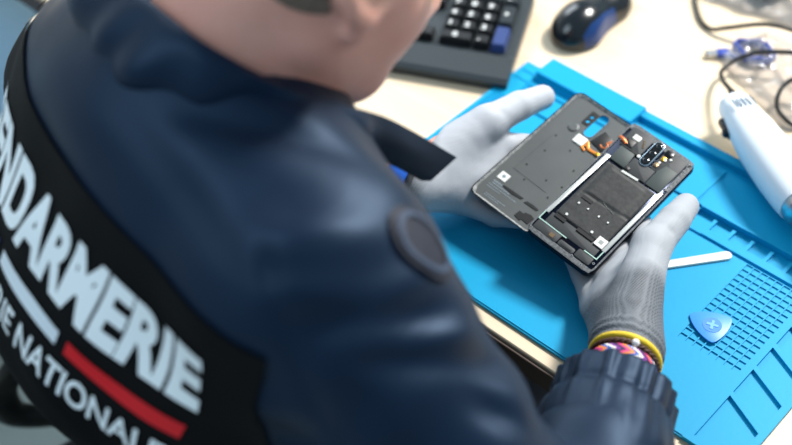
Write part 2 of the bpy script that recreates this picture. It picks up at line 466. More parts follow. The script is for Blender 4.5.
def build_phone():
    k = .001
    def mm(l): return [(a*k, b*k) for a, b in l]
    def rr(x0, y0, x1, y1, r, n=4): return mm(rrect(x0, y0, x1, y1, r, n))
    t = thing('smartphone', 'opened black smartphone body with its circuit boards showing, held in right gloved hand', 'phone', MP)
    m_frame = mat('scuffed dark frame', '3a3e42', .45, .3, var=(420, .22, '6a6e71'), bump=(700, .5, .0006))
    m_side = mat('deep blue glossy frame', '10182a', .2, .7)
    m_well = mat('charcoal chassis', '26292c', .55, .1, var=(90, .3, '3a3e41'))
    m_batt = mat('black battery wrap', '0d0f10', .55, var=(260, .22, '2a2d2f'), bump=(330, .25, .0004))
    m_plate = mat('grey green shield', '3d4645', .55, .15)
    m_cover = mat('dark grey cover plate', '2c3033', .6, .1, bump=(500, .2, .0004))
    m_tapew = mat('white adhesive strip', 'cfd2cf', .35, .35, bump=(140, .25, .0004))
    m_cyan = mat('pale green line', 'b9dccf', .4)
    m_white = mat('white sticker', 'e8e8e2', .5); m_dot = mat('white dot', 'd9dbd8', .5)
    m_brz = mat('bronze spring contacts', '7d6a52', .35, .8)
    m_lens = mat('black lens glass', '05070c', .06, coat=1); m_rim = mat('pale blue metal rim', 'a9bccb', .2, .9); m_cop = mat('copper flex', 'c46a3c', .35, .5)
    # chassis: rounded body, rim and well floor
    outer = rr(0, 0, 76.4, 161.4, 8.5, 8)
    b = MB(); rings = []
    for ins, z in ((2.4, -8.6), (1.0, -8.2), (.25, -6.8), (0, -5), (.1, -2.4), (.6, -.8), (1.2, -.15)):
        rings.append([V((p[0], p[1], z*k)) for p in rr(ins, ins, 76.4-ins, 161.4-ins, 8.5-ins*.8, 8)])
    b.rings(rings, cap=True); b.build('chassis', m_side, t, ang=50)
    # front glass
    MB().prism(rr(2.6, 2.6, 73.8, 158.8, 6.5, 8), -.0089, -.0085).build('screen_glass', m_lens, t)
    r = MB(); holes = [rr(2.6, 3.5, 73.8, 157.5, 6, 5)]
    plate(r, rr(1.0, 1.0, 75.4, 160.4, 7.8, 8), -.0008, .0002, holes); r.build('rim', m_frame, t, ang=30)
    MB().prism(rr(2.4, 3.3, 74.0, 157.7, 6.2, 5), -.0012, -.0006).build('midframe', m_well, t)
    # scuffed corner pads with screws
    for i, (x0, y0, x1, y1) in enumerate(((2.6, 1.6, 74, 6.2), (2.6, 152.5, 74, 159.6), (70.5, 118, 75, 156))):
        MB().prism(rr(x0, y0, x1, y1, 1.8), -.0008, .0003).build('frame_lip', m_frame, t)
    def screw(x, y, r=1.3):
        s = MB().cyl((x*k, y*k, 0), r*k, .0006, 14, bev=.0002).build('screw', M_steel, t)
        MB().cyl((x*k, y*k, .0005), r*.5*k, .00025, 8).build('screw_socket', M_blackgloss, s)
    for x, y in ((4.2, 4.4), (63, 4.0), (70.8, 12.5), (51, 6.0), (5.5, 155), (70.5, 155.5), (71.5, 146), (4.5, 113), (70.6, 118.5), (31.5, 118), (46.5, 126)): screw(x, y)
    # lower speaker block
    sp = MB().prism(rr(4.2, 6.2, 31.5, 17.2, 2.2), -.0006, .0006, .0003).build('speaker_module', m_cover, t)
    MB().prism(rr(21.4, 8.3, 26.4, 12.6, .5), .0006, .0009).build('speaker_mesh', m_brz, sp)
    lo = MB().prism(rr(32.6, 6.8, 50.5, 12.8, 2), -.0006, .0006, .0003).build('vibration_motor', m_well, t)
    MB().prism(rr(35, 8, 47.5, 11.6, 1.2), .0006, .0010, .0002).build('motor_plate', m_cover, lo)
    MB().prism(rr(51.5, 7.5, 68.5, 16.8, 1.6), -.0006, .0004, .0002).build('lower_shield', m_cover, t)
    MB().prism(rr(9, 17.6, 66.5, 30.5, .8), -.0006, .0005, .0002).build('lower_board_cover', m_cover, t)
    # light strips either side of the battery
    MB().prism(mm([(2.6, 27), (6.5, 27), (6.5, 30), (9.6, 108), (9.6, 114.5), (5.2, 114.5)][::1]), -.0006, .0009, .0002).build('adhesive_strip', m_tapew, t)
    MB().prism(mm([(67.6, 28), (71.6, 28), (72.2, 113), (68.4, 113)]), -.0006, .0009, .0002).build('adhesive_strip', m_tapew, t)
    MB().prism(mm([(2.8, 16.6), (36, 16.2), (36, 17.1), (2.8, 17.5)]), .0003, .0009).build('edge_line', m_cyan, t)
    MB().prism(mm([(2.8, 17.5), (3.7, 17.5), (3.7, 27), (2.8, 27)]), .0003, .0009).build('edge_line', m_cyan, t)
    MB().prism(mm([(56, 17), (70.6, 17), (70.6, 18), (56, 18)]), .0003, .0009).build('edge_line', m_cyan, t)
    MB().prism(mm([(69.7, 18), (70.6, 18), (70.6, 28), (69.7, 28)]), .0003, .0009).build('edge_line', m_cyan, t)
    # battery: wrapped slab, crumpled
    bt = MB(); nx, ny = 34, 52; g = []
    x0, x1, y0, y1 = 10.2, 66.8, 31.5, 109.5
    for i in range(nx+1):
        for j in range(ny+1):
            x = x0+(x1-x0)*i/nx; y = y0+(y1-y0)*j/ny
            e = min(i, nx-i, j, ny-j)
            z = .9 if e > 0 else -.4
            z += .09*noise.noise(V((x*.11, y*.11, 2)))+.02*noise.noise(V((x*.3, y*.3, 5)))
            if 17 < x < 58 and 68 < y < 105: z += .45
            if abs(y-67-.08*(x-30)) < 1.2 and x > 14: z -= .5
            if abs(x-14.5) < 1 and y > 60: z -= .35
            g.append((x*k, y*k, z*k))
    bt.add(g, [(i*(ny+1)+j, (i+1)*(ny+1)+j, (i+1)*(ny+1)+j+1, i*(ny+1)+j+1) for i in range(nx) for j in range(ny)])
    bat = bt.build('battery', m_batt, t, ang=60)
    for (x, y), rr_ in zip(((20.8, 53.4), (31.2, 53.8), (43.7, 54), (54, 54.3), (20.1, 36.4), (49.4, 36.8)), (1.1, .95, 1, .95, 1.35, 1.35)):
        MB().prism([(a*k, b_*k) for a, b_ in circle(x, y, rr_)], .0006, .0018).build('white_dot', m_dot, bat)
    MB().prism(rr(57.5, 28.5, 67.4, 38.6, .3), .0004, .0019).build('sticker', m_white, bat)
    MB().prism(rr(60.3, 31.4, 64.6, 35.7, .4), .0019, .00196).build('sticker_print', mat('grey print', '9aa09f', .6), t)
    s = MB(); s.tube([V((37*k, 69*k, .0011)), V((44*k, 66.4*k, .0013)), V((52*k, 65*k, .0011))], .0002, 6)
    s.build('wrap_crease', mat('pale crease', '8d9189', .4), bat)
    for x0, y0, x1, y1 in ((18, 59.8, 30, 63.5), (12, 27.8, 24, 31.5), (37, 29, 56, 32.5)):
        MB().prism(rr(x0, y0, x1, y1, .6), .0003, .0015).build('black_tape', M_black, bat)
    # main board covers
    MB().prism(mm([(10.2, 112), (27.5, 111.8), (27.5, 117), (26, 130.5), (9.8, 130.5)]), -.0006, .0013, .0003).build('shield_plate', m_plate, t)
    MB().prism(rr(27.5, 111, 52, 128, 1), -.0006, .0009, .0003).build('board_cover', m_cover, t)
    MB().prism(mm([(52.8, 111), (69, 111), (69, 140), (56, 140), (52.8, 130)]), -.0006, .0012, .0003).build('board_cover', m_plate, t)
    MB().prism(mm([(28, 106.6), (46, 108), (46, 110.3), (28, 109)]), .0003, .0016).build('connector_strip', m_tapew, t)
    MB().prism(rr(27.5, 111.5, 32.5, 115.5, .5), .0005, .0016, .0002).build('connector', M_black, t)
    MB().prism(rr(6, 131.5, 30, 157, 1.5), -.0006, .0006, .0003).build('board_cover', m_well, t)
    MB().prism(rr(45.5, 128, 69.5, 157, 1.5), -.0006, .0006, .0003).build('board_cover', m_well, t)
    MB().prism(rr(12.2, 144, 20.0, 150, .5), .0004, .0015, .0003).build('flash_window', m_white, t)
    MB().prism(rr(8, 134, 19, 143, .8), .0004, .0013, .0003).build('connector', M_black, t)
    MB().cyl((.0298, .1314, .0004), .0018, .0012, 16, bev=.0003).build('coin_contact', m_white, t)
    MB().prism(rr(21.5, 131, 28, 134, .5), .0004, .0014).build('connector', M_black, t)
    MB().prism(rr(46, 149, 54, 155.5, .8), .0004, .0014, .0003).build('sensor', M_blackgloss, t)
    MB().prism(rr(47, 142, 51, 147, .6), .0004, .0012, .0002).build('gold_contact', M_gold, t)
    for x, y in ((48.8, 138.5), (51.5, 144), (55, 148)): MB().cyl((x*k, y*k, .0004), .0012, .0012, 12).build('coin_contact', m_white, t)
    s = MB()
    for i in range(5): s.box(((23+i*.9)*k, (149-i*1.7)*k, .0009), (.0018, .0012, .0009), .0002, 1)
    s.build('spring_contact', m_brz, t)
    MB().prism(rr(45.5, 132, 50, 137, .5), .0004, .0013, .0002).build('spring_contact', m_brz, t)
    # camera bar
    cm = MB().prism(mm(pill(37.8, 130.5, 37.8, 152.5, 5.6)), -.0004, .0021, .0007, 3).build('camera_bar', m_rim, t)
    MB().prism(mm(pill(37.8, 130.5, 37.8, 152.5, 4.5)), .0019, .0023).build('camera_glass', M_blackgloss, cm)
    for y, c in ((131, '15352c'), (141.5, '3a4046'), (152, '1b2430')):
        l = MB().lathe([(0, .0031), (.0022, .0031), (.0026, .0027), (.0033, .0026), (.0034, .0022)], 20, Matrix.Translation((.0378, y*k, 0))).build('lens', m_lens, cm)
    # copper flex reaching the cover
    MB().tube([V((2.2*k, 138*k, .0016)), V((6*k, 137*k, .0024)), V((10*k, 136*k, .0018)), V((12*k, 135*k, .0014))], .0016, 8, flat=.2).build('flex_cable', m_cop, t)
build_phone()

def build_cover():
    k = .001
    def mm(l): return [(a*k, b*k) for a, b in l]
    def rr(x0, y0, x1, y1, r, n=4): return mm(rrect(x0, y0, x1, y1, r, n))
    m_in = mat('matte grey inner face', '4b4f50', .5, .1, var=(26, .3, '565a5a'), bump=(500, .12, .0004))
    m_out = mat('dark glass outer face', '1a2026', .15, .3)
    m_glue = mat('grey glue residue', '6d7072', .5, .15, var=(300, .18, 'b4b6b4'), bump=(500, .8, .0008))
    m_lbl = mat('white label', 'e4e6e4', .5); m_or = mat('orange flex', 'd9822b', .35, .3); m_print = mat('pale print', '7d8b94', .5)
    t = thing('phone_back_cover', 'grey inside of detached phone back cover, held flat in left gloved hand', 'phone cover', MC)
    Wd, Ln = 76.4, 161.4; zf = -.0026
    holes = [mm(pill(39.7, 128.5, 40.0, 150, 5.3)), mm(circle(29.8, 144.8, 1.9)), mm(circle(29.9, 138.4, 1.9))]
    b = MB(); plate(b, rr(2, 2, Wd-2, Ln-2, 8, 6), zf-.0008, zf, holes); b.build('inner_panel', [m_in], t, ang=30)
    # upturned glass edge
    r = MB(); rings = []
    for ins, z in ((2.0, zf*1000), (.9, -1.8), (.35, -.6), (.2, 0), (-.25, 0), (-.25, -.9), (.4, -2.5), (1.6, -3.5), (3.2, -3.7)):
        rings.append([V((p[0], p[1], z*k)) for p in rr(ins, ins, Wd-ins, Ln-ins, 8.5-ins*.7, 6)])
    r.rings(rings, cap=False); r.build('glass_edge', m_out, t, ang=50)
    # glue band round the inside
    g = MB(); n = 160; pin = []
    o1 = rrect(.6, .6, Wd-.6, Ln-.6, 8, 10); o2 = rrect(3.0, 3.4, Wd-3.0, Ln-3.0, 6.4, 10)
    vs = []
    for i, (a, c) in enumerate(zip(o1, o2)):
        w = .8+.45*noise.noise(V((a[0]*.25, a[1]*.25, 0)))
        q = (a[0]+(c[0]-a[0])*w, a[1]+(c[1]-a[1])*w)
        vs += [(a[0]*k, a[1]*k, -.0004), ((a[0]*.5+q[0]*.5)*k, (a[1]*.5+q[1]*.5)*k, -.0012), (q[0]*k, q[1]*k, zf+.0002)]
    N = len(o1)
    g.add(vs, [(3*i+j, 3*((i+1) % N)+j, 3*((i+1) % N)+j+1, 3*i+j+1) for i in range(N) for j in range(2)])
    g.build('adhesive_band', m_glue, t, fix=False)
    # camera surround
    z = zf
    p = MB(); plate(p, rr(25.6, 133.5, 34.2, 151.5, 1.2), z, z+.0007, [mm(circle(29.8, 144.8, 2.0)), mm(circle(29.9, 138.4, 2.0))]); p.build('sensor_bracket', M_black, t, ang=30)
    p = MB(); plate(p, mm(pill(39.7, 128.5, 40.0, 150, 6.6)), z, z+.0006, [mm(pill(39.7, 128.5, 40.0, 150, 5.4))]); p.build('camera_gasket', m_in, t, ang=30)
    p = MB(); p.prism(mm(circle(23.9, 123.8, 5.4, 24)), z, z+.0007, .0002); p.build('finger_sensor', mat('grey sensor ring', '5a5e60', .35, .4), t)
    MB().prism(mm(circle(23.9, 123.8, 4, 24)), z+.0006, z+.0009).build('sensor_pad', m_in, t)
    MB().prism(rr(33.2, 110.5, 45.2, 121, .6), z, z+.0012, .0003).build('white_pad', m_lbl, t)
    MB().prism(mm([(47, 121.5), (50.5, 139.5), (67.5, 135.5), (66.5, 117.5)]), z, z+.0011, .0003).build('black_tape', M_black, t)
    # fingerprint flex
    f = MB(); pth = catmull([V((45.6*k, 119*k, z+.0010)), V((48.4*k, 116*k, z+.0012)), V((51.5*k, 112.8*k, z+.0012)), V((56*k, 112.6*k, z+.0012)), V((60*k, 113*k, z+.0012))], 6)
    f.tube(pth, .0016, 8, flat=.2); f.tube(catmull([V((48.4*k, 116*k, z+.0012)), V((45.5*k, 111*k, z+.0012)), V((50.5*k, 108.5*k, z+.0012))], 6), .0011, 8, flat=.2); fx = f.build('flex_cable', m_or, t)
    MB().prism(rr(60, 111.3, 64.5, 115, .4), z+.0006, z+.0019, .0002).build('flex_connector', M_gold, fx)
    f = MB(); f.tube([V(((60.3+3.4*math.cos(math.radians(a)))*k, (126+3.4*math.sin(math.radians(a)))*k, z+.0012)) for a in range(-150, 100, 14)], .0008, 8, flat=.3); f.build('flex_loop', mat('dull orange flex', 'b0602c', .4, .3), t)
    MB().tube(catmull([V((62*k, 130*k, z+.0012)), V((66*k, 136*k, z+.0014)), V((71*k, 139*k, z+.0016)), V((74.5*k, 138*k, z+.0022))], 5), .0018, 8, flat=.2).build('flex_cable', mat('copper ribbon', 'c46f42', .35, .4), t)
    # label, black remnants and faint prints
    lb = MB().prism(rr(8.6, 30, 18.6, 39, .4), z, z+.0004).build('label', m_lbl, t)
    MB().prism(mm(circle(13.6, 34.6, 2.0, 14)), z+.0004, z+.00045).build('label_print', m_print, lb)
    MB().prism(mm([(20, 25.2), (33, 24.2), (43, 25.6), (44, 28), (31, 27.8), (20, 27)]), z, z+.0005).build('black_remnant', M_black, t)
    MB().prism(mm([(47, 24.8), (62, 25.2), (63, 27.6), (55, 28.4), (49, 27.8)]), z, z+.0005).build('black_remnant', M_black, t)
    MB().prism(mm([(50, 8), (57, 6.6), (58, 9), (66, 8.4), (66.5, 17), (62, 18.5), (56, 17), (55.5, 15), (50.5, 15)]), z, z+.0006).build('black_remnant', M_black, t)
    s = MB(); random.seed(3)
    for (x0, x1, y, h) in ((8, 42, 19.6, .9), (8, 24, 16.8, .8), (10, 30, 22.6, 1.4), (13, 36, 9.6, .8), (13, 30, 7.4, .8), (9, 26, 25.4, 1.6)):
        x = x0
        while x < x1:
            w = random.uniform(.8, 2.4); s.box(((x+w/2)*k, y*k, z+.0001), (w*k, h*k, .0002)); x += w+.6
    s.build('print_marks', m_print, t, smooth=False)
    # small studs moulded in the face
    for x, y in ((20, 60), (46, 58), (22, 84), (58, 84), (40, 100), (62, 62), (60, 44), (30, 45), (18, 105), (66, 100)): MB().cyl((x*k, y*k, z), .0009, .0005, 10).build('stud', M_black, t)
    MB().prism(mm([(14, 48), (55, 47), (55, 47.5), (14.4, 48.5)]), z, z+.0003).build('moulded_ridge', m_in, t)
    MB().prism(mm([(13.6, 48), (14.2, 48), (15, 104), (14.4, 104)]), z, z+.0003).build('moulded_ridge', m_in, t)
build_cover()
# ------------------------------------------------------------------ keyboard
def build_keyboard():
    a = math.radians(27); o = V((-.6235, .8625, TZ))     # near right corner
    t = thing('keyboard', 'black keyboard on the desk behind the blue mat, mostly hidden by the head', 'keyboard', loc=o, rz=a)
    m_case = mat('dark grey keyboard case', '2a3236', .42); m_key = mat('black key', '0c0e11', .4); m_blue = mat('blue key', '2b3f74', .4); m_gry = mat('dark slate key', '1e272c', .4)
    m_leg = mat('white key print', 'd6d8d6', .5)
    Wk, Dk = .452, .155
    prof = [(0, .003), (-.0015, .012), (.004, .0155), (.036, .019), (.040, .0165), (Dk-.012, .021), (Dk, .019), (Dk, .003)]
    mb = MB(); mb.rings([[V((x, y, z)) for y, z in prof] for x in (0, -.004, -Wk+.004, -Wk)]); mb.build('case', m_case, t, ang=25)
    for x, y in ((-.02, .015), (-Wk+.02, .015), (-.02, Dk-.02), (-Wk+.02, Dk-.02)): MB().cyl((x, y, 0), .006, .004, 12).build('foot', M_black, t)
    P = .0188
    def key(x, y, w, h, m=m_key, leg=None):
        b = bmesh.new(); bmesh.ops.create_cube(b, size=1)
        z0 = .017+.004*(y-.04)/.11
        for v in b.verts:
            top = v.co.z > 0; ins = .0026 if top else .0006
            v.co = V((math.copysign(w*P/2-ins, v.co.x), math.copysign(h*P/2-ins, v.co.y)+(.0006 if top else 0), z0+(.0085 if top else -.002)))
        bmesh.ops.bevel(b, geom=[e for e in b.edges if e.verts[0].co.z+e.verts[1].co.z > 2*z0], offset=.0009, segments=2, affect='EDGES')
        kk = MB().bm(b, Matrix.Translation((x, y, 0))).build('key', m, t, ang=30)
        if leg:
            tb = text_mesh(leg, .0105, .0005)
            for v in tb.verts: v.co = V((v.co.x+x-.0045, v.co.y+y-.0032, z0+.0088))
            MB().bm(tb).build('key_print', m_leg, kk, fix=False, smooth=False)
    # number pad (four columns) then navigation block and letters
    xr = -.0205; y0 = .0525
    X = [xr-P*i for i in range(4)][::-1]
    for r, row in enumerate((None, '123', '456', '789')):
        y = y0+P*r
        if r == 0:
            key((X[0]+X[1])/2, y, 2, 1, m_key, '0'); key(X[2], y, 1, 1, m_key, '.')
        else:
            for i, ch in enumerate(row): key(X[i], y, 1, 1, m_key, ch)
    key(X[3], y0+P*.5, 1, 2, m_blue); key(X[3], y0+P*2.5, 1, 2, m_gry, '+')
    for i, ch in enumerate(('', '/', '*', '-')): key(X[i], y0+P*4, 1, 1, m_gry, ch or None)
    xn = X[0]-P*1.25
    for i in range(3):
        for r in (0, 3, 4): key(xn-P*i, y0+P*r, 1, 1)
    key(xn-P, y0+P, 1, 1)
    xl = xn-P*3.3
    for r in range(5):
        if r == 0:
            x = xl+P/2
            for w in (1.25, 1.25, 1.25, 6.25, 1.25, 1.25, 1.25):
                key(x-w*P/2, y0, w, 1); x -= w*P
        else:
            for i in range(13): key(xl-P*i, y0+P*r, 1, 1)
build_keyboard()

# ------------------------------------------------------------------ mouse
def build_mouse():
    o = V((-.630, 1.018, TZ)); rz = math.radians(4)
    h = .0013
    F = Field((-.045, -.07, 0), (.045, .075, .05), h)
    F.ell((0, -.018, .004), (.031, .042, .034), k=.0)
    F.ell((0, .035, .004), (.029, .036, .026), k=.02)
    F.ell((.0335, .004, .016), (.0065, .028, .018), k=.008, op='sub')
    F.ell((-.0345, .008, .016), (.0065, .028, .018), k=.008, op='sub')
    F.plane((0, 0, .0022), (0, 0, -1), .003)
    Vt, Fc = F.mesh(3)
    t = np_obj('mouse', Vt, Fc, [mat('glossy dark mouse shell', '10151a', .22, coat=.3), mat('blue side grip', '16386f', .3)])
    t.location = o; t.rotation_euler = (0, 0, rz)
    cen = Vt[Fc].mean(1)
    mi = ((cen[:, 0] > .0195-.15*(cen[:, 1]+.04)*0) & (cen[:, 1] < .016) & (cen[:, 2] < .029) & (cen[:, 1] > -.045)).astype(np.int32)
    t.data.polygons.foreach_set('material_index', mi)
    tag(t, 'black computer mouse with blue side lying beyond the mat', 'mouse')
    MB().lathe([(0, -.003), (.009, -.003), (.0105, 0), (.009, .003), (0, .003)], 20, Matrix.Translation((0, .045, .0215)) @ Matrix.Rotation(PI/2, 4, 'Y')).build('scroll_wheel', mat('grey rubber wheel', '6b7076', .4), t)
    MB().tube(catmull([V((0, .066, .006)), V((-.005, .10, .0035)), V((-.025, .16, .003)), V((-.06, .24, .003)), V((-.1, .36, .003))], 8), .0018, 8).build('cord', M_black, t)
build_mouse()

# ------------------------------------------------------------------ hot air gun
def build_gun():
    end = V((-.4225, .973, TZ+.0075)); d = V((.84, -.545, 0)).normalized()
    ang = math.atan2(d.y, d.x)
    t = thing('heat_gun', 'white hot air gun with vent slots lying at the right edge of the mat', 'heat gun', loc=end, rz=ang)
    L = .152; rs = []
    prof = [(0, .0115), (.0015, .0142), (.005, .0155), (.016, .0166), (.03, .0190), (.045, .0214), (.075, .0240), (.11, .0242), (.14, .0228), (L, .021)]
    xs = [p[0] for p in prof]
    zc = .0262
    for x, r in prof:
        ring = []
        for k in range(28):
            a = 2*PI*k/28; c, s = math.cos(a), math.sin(a); e = .82 if x < .03 else .9
            ring.append(V((x, r*1.02*math.copysign(abs(c)**e, c), zc+r*math.copysign(abs(s)**e, s)*.96)))
        rs.append(ring)
    MB().rings(rs).build('body', M_white, t, ang=60)
    m_slot = mat('grey vent slot', '939ea9', .5)
    v = MB()
    for i in range(5):
        y = -.0098+.0049*i
        v.box((.021, y, zc+.0158+.0021), (.015, .0012, .0022), .0005, 1, M=Matrix.Rotation(-.13, 4, 'Y'))
    v.build('vent_slots', m_slot, t, smooth=False)
    s = MB().box((.03, .0188, zc-.004), (.024, .006, .008), .0015, 2).build('switch_base', M_black, t)
    MB().box((.026, .0222, zc-.004), (.007, .005, .006), .001, 2).build('switch_slider', M_blackgloss, s)
    s = MB().box((.031, -.0190, zc-.006), (.026, .006, .008), .0015, 2).build('switch_base', M_black, t)
    MB().box((.037, -.0228, zc-.006), (.008, .005, .006), .001, 2).build('switch_slider', M_blackgloss, s)
    MB().lathe([(.012, L), (.0205, L), (.0205, L+.008), (.017, L+.012), (.0115, L+.016), (.0115, L+.055), (.0095, L+.055), (.0095, L+.01)], 24, Matrix.Translation((0, 0, zc)) @ Matrix.Rotation(PI/2, 4, 'Y')).build('nozzle', M_silver, t)
    # strain relief and cord (world points, turned into local)
    Ri = Matrix.Rotation(-ang, 4, 'Z')
    def loc(p): return Ri @ (V(p)-end)
    b = MB(); A = V((0, .006, zc)); Bv = V((-.019, .0085, zc-.002))
    b.tube([A+(Bv-A)*i/10 for i in range(11)], lambda u: (.0048-.0018*u)*(1.12 if int(u*10) % 2 else .9), 12)
    b.build('strain_relief', M_black, t)
    W = Matrix.Translation(end) @ Matrix.Rotation(ang, 4, 'Z')
    st = W @ Bv
    P = [st, V((-.4555, 1.012, .7715)), V((-.467, 1.034, .764)), V((-.4625, 1.057, .768)), V((-.447, 1.074, .775)), V((-.418, 1.093, .779)), V((-.385, 1.116, .779)), V((-.345, 1.125, .774)),
         V((-.325, 1.108, .774)), V((-.352, 1.090, .779)), V((-.385, 1.070, .779)), V((-.400, 1.050, .775)), V((-.398, 1.028, .768)), V((-.385, 1.017, .760)), V((-.355, 1.020, .753)), V((-.28, 1.045, .753)), V((-.16, 1.1, .753)), V((.05, 1.12, .753))]
    MB().tube([loc(p) for p in catmull(P, 8)], .0025, 10).build('cord', M_black, t)
build_gun()

# ------------------------------------------------------------------ other cable and bags
cab = MB().tube(catmull([V((-.70, 1.33, .7535)), V((-.635, 1.245, .7535)), V((-.590, 1.170, .7535)), V((-.560, 1.128, .7535)), V((-.538, 1.105, .7535)), V((-.520, 1.0985, .7545)), V((-.503, 1.1045, .762)), V((-.470, 1.122, .7735)), V((-.440, 1.1345, .7725)), V((-.40, 1.152, .7625)), V((-.36, 1.172, .7565))], 8), .0026, 10).build('usb_cable', M_black)
tag(cab, 'black cable crossing over the clear plastic bag to a black plug', 'cable')
pl = MB().box((-.338, 1.183, .7575), (.046, .018, .012), .003, 2, M=Matrix.Rotation(.5, 4, 'Z')).build('plug', M_black, cab)

def pouch(name, pts, hgt, m, label, cat, seed, rough=.012, n=30):
    """crinkled closed film bag: two sheets sealed at the edge; pts = four corners"""
    a, b, c, d = [V((p[0], p[1], 0)) for p in pts]; ce = (a+b+c+d)/4
    mb = MB()
    for sgn in (1, 0):
        g = []
        for i in range(n+1):
            for j in range(n+1):
                u, v = i/n, j/n
                p = a.lerp(b, u).lerp(d.lerp(c, u), v)
                e = (4*u*(1-u)*4*v*(1-v))
                cr = abs(noise.noise(V((u*4, v*4, seed))))+.6*abs(noise.noise(V((u*9, v*8, seed+3))))+.35*abs(noise.noise(V((u*19, v*18, seed+7))))
                z = .0012+sgn*(.0004+hgt*min(1, e**.5*1.25)+rough*(.35-cr)*min(1, e*3+.12)) if sgn else .0008
                q = p+V((noise.noise(V((u*5, v*5, seed+11)))*.005, noise.noise(V((u*5, v*5, seed+17)))*.005, 0))
                g.append((q.x-ce.x, q.y-ce.y, max(z, .0009)))
        mb.add(g, [(i*(n+1)+j, (i+1)*(n+1)+j, (i+1)*(n+1)+j+1, i*(n+1)+j+1) for i in range(n) for j in range(n)])
    return tag(mb.build(name, m, loc=(ce.x, ce.y, TZ), ang=0, fix=False), label, cat)
M_film = film_mat('clear crinkled film', 'fcfdff', .10, .6)
M_film2 = film_mat('clear grey film', 'f0f3f8', .10, .6)
pouch('plastic_bag', [(-.493, 1.062), (-.372, 1.008), (-.300, 1.098), (-.474, 1.150)], .017, M_film, 'clear crinkled plastic bag holding a blue cable, behind the heat gun', 'plastic bag', 2.3)
# coiled blue cable inside the bag
def blue_cable():
    c = V((-.462, 1.092, TZ))
    m = mat('blue cable sheath', '1f3f9c', .4)
    t = thing('coiled_cable', 'coiled blue cable with a metal plug seen through the clear bag', 'cable', loc=c)
    P = []
    for k in range(64):
        a = k*.42; r = 1+.12*math.sin(k*1.7)
        P.append(V((.021*r*math.cos(a), .015*r*math.sin(a), .004+.0022*(k//15)+.001*math.sin(k*2.1))))
    P = [V((-.022, -.019, .004)), V((-.014, -.018, .004))]+P
    MB().tube(P, .0021, 8).build('sheath', m, t)
    R = Matrix.Rotation(math.radians(230), 4, 'Z')
    MB().box((-.0255, -.022, .0048), (.014, .011, .006), .0015, 2, M=R).build('plug_housing', m, t)
    MB().box((-.034, -.031, .0048), (.012, .0085, .0042), .0004, 1, M=R).build('plug_shell', M_silver, t)
    MB().box((-.0375, -.035, .0048), (.0032, .0066, .0026), M=R).build('plug_tongue', M_brown, t)
blue_cable()
# dark boxed module in a film bag, top right
def module():
    c = V((-.548, 1.243, TZ)); R = math.radians(-18)
    t = thing('electronic_module', 'dark grey boxed module inside a clear bag at the top right', 'electronic module', loc=c, rz=R)
    MB().box((0, 0, .014), (.13, .085, .022), .003, 3).build('case', mat('dark slate case', '2b333b', .4), t)
    MB().box((.045, -.01, .0254), (.024, .03, .002), .0005, 1).build('label', mat('blue label', '2a63b8', .4), t)
module()
pouch('plastic_bag', [(-.572, 1.140), (-.449, 1.168), (-.432, 1.29), (-.600, 1.335)], .031, M_film2, 'clear film bag around the dark grey module at the top right', 'plastic bag', 8.1, .014)

# ------------------------------------------------------------------ chairs
def star_base(t, zc, m):
    for k in range(5):
        a = 2*PI*k/5+.3; d = V((math.cos(a), math.sin(a), 0))
        l = MB().tube([d*.03+V((0, 0, .11)), d*.16+V((0, 0, .095)), d*.29+V((0, 0, .075))], lambda u: .022-.008*u, 10, flat=.7).build('base_leg', m, t)
        MB().lathe([(0, -.022), (.022, -.022), (.028, -.014), (.028, .014), (.022, .022), (0, .022)], 18, Matrix.Translation(d*.285+V((0, 0, .028))) @ Matrix.Rotation(a, 4, 'Z') @ Matrix.Rotation(PI/2, 4, 'Y')).build('caster', M_black, l)
    MB().cyl((0, 0, .09), .03, .07, 18).build('hub', m, t)
    MB().cyl((0, 0, .15), .022, zc-.15, 18).build('gas_column', M_black, t)
def cushion(w, d, h, c, m, name, t, M=None, puff=.01):
    b = bmesh.new(); bmesh.ops.create_grid(b, x_segments=16, y_segments=16, size=.5)
    b.free(); mb = MB(); rs = []
    for ins, z in ((.03, -h/2), (.008, -h*.38), (0, -h*.1), (0, h*.15), (.012, h*.38), (.04, h/2), (.10, h/2+puff*.7), (.17, h/2+puff)):
        rs.append([V((p[0], p[1], z)) for p in rrect(-w/2+ins, -d/2+ins, w/2-ins, d/2-ins, max(.09-ins*.4, .01), 7)])
    if M is None: M = Matrix()
    T = Matrix.Translation(V(c)) @ M
    rs = [[T @ p for p in r] for r in rs]
    return mb.rings(rs).build(name, m, t, ang=60)
def office_chair(label, loc, rz, m_f, sw=.49):
    t = thing('office_chair', label, 'chair', loc=loc, rz=rz)
    star_base(t, .38, M_black)
    cushion(sw, .42, .07, (0, 0, .425), m_f, 'seat', t)
    MB().box((0, 0, .375), (.24, .26, .03), .006, 2).build('tilt_plate', M_black, t)
    MB().tube(catmull([V((0, -.1, .375)), V((0, -.26, .385)), V((0, -.31, .45)), V((0, -.315, .66))], 6), .022, 10, flat=.5).build('back_post', M_black, t)
    cushion(.43, .34, .055, (0, -.275, .69), m_f, 'backrest', t, Matrix.Rotation(math.radians(100), 4, 'X'))
    return t
m_blk = mat('black chair fabric', '111316', .8, bump=(600, .3)); m_blue = mat('blue grey chair fabric', '9cc2e2', .8, bump=(500, .3, .001), var=(6, .3, 'a5c9e6'))
ch = office_chair('black office chair with looped plastic armrest under the seated person', (-.63, .35, 0), math.radians(-12), m_blk, .40)
m_arm = mat('scuffed black armrest plastic', '1c1c1c', .5, var=(30, .2, '3a3835'), bump=(120, .3, .001))
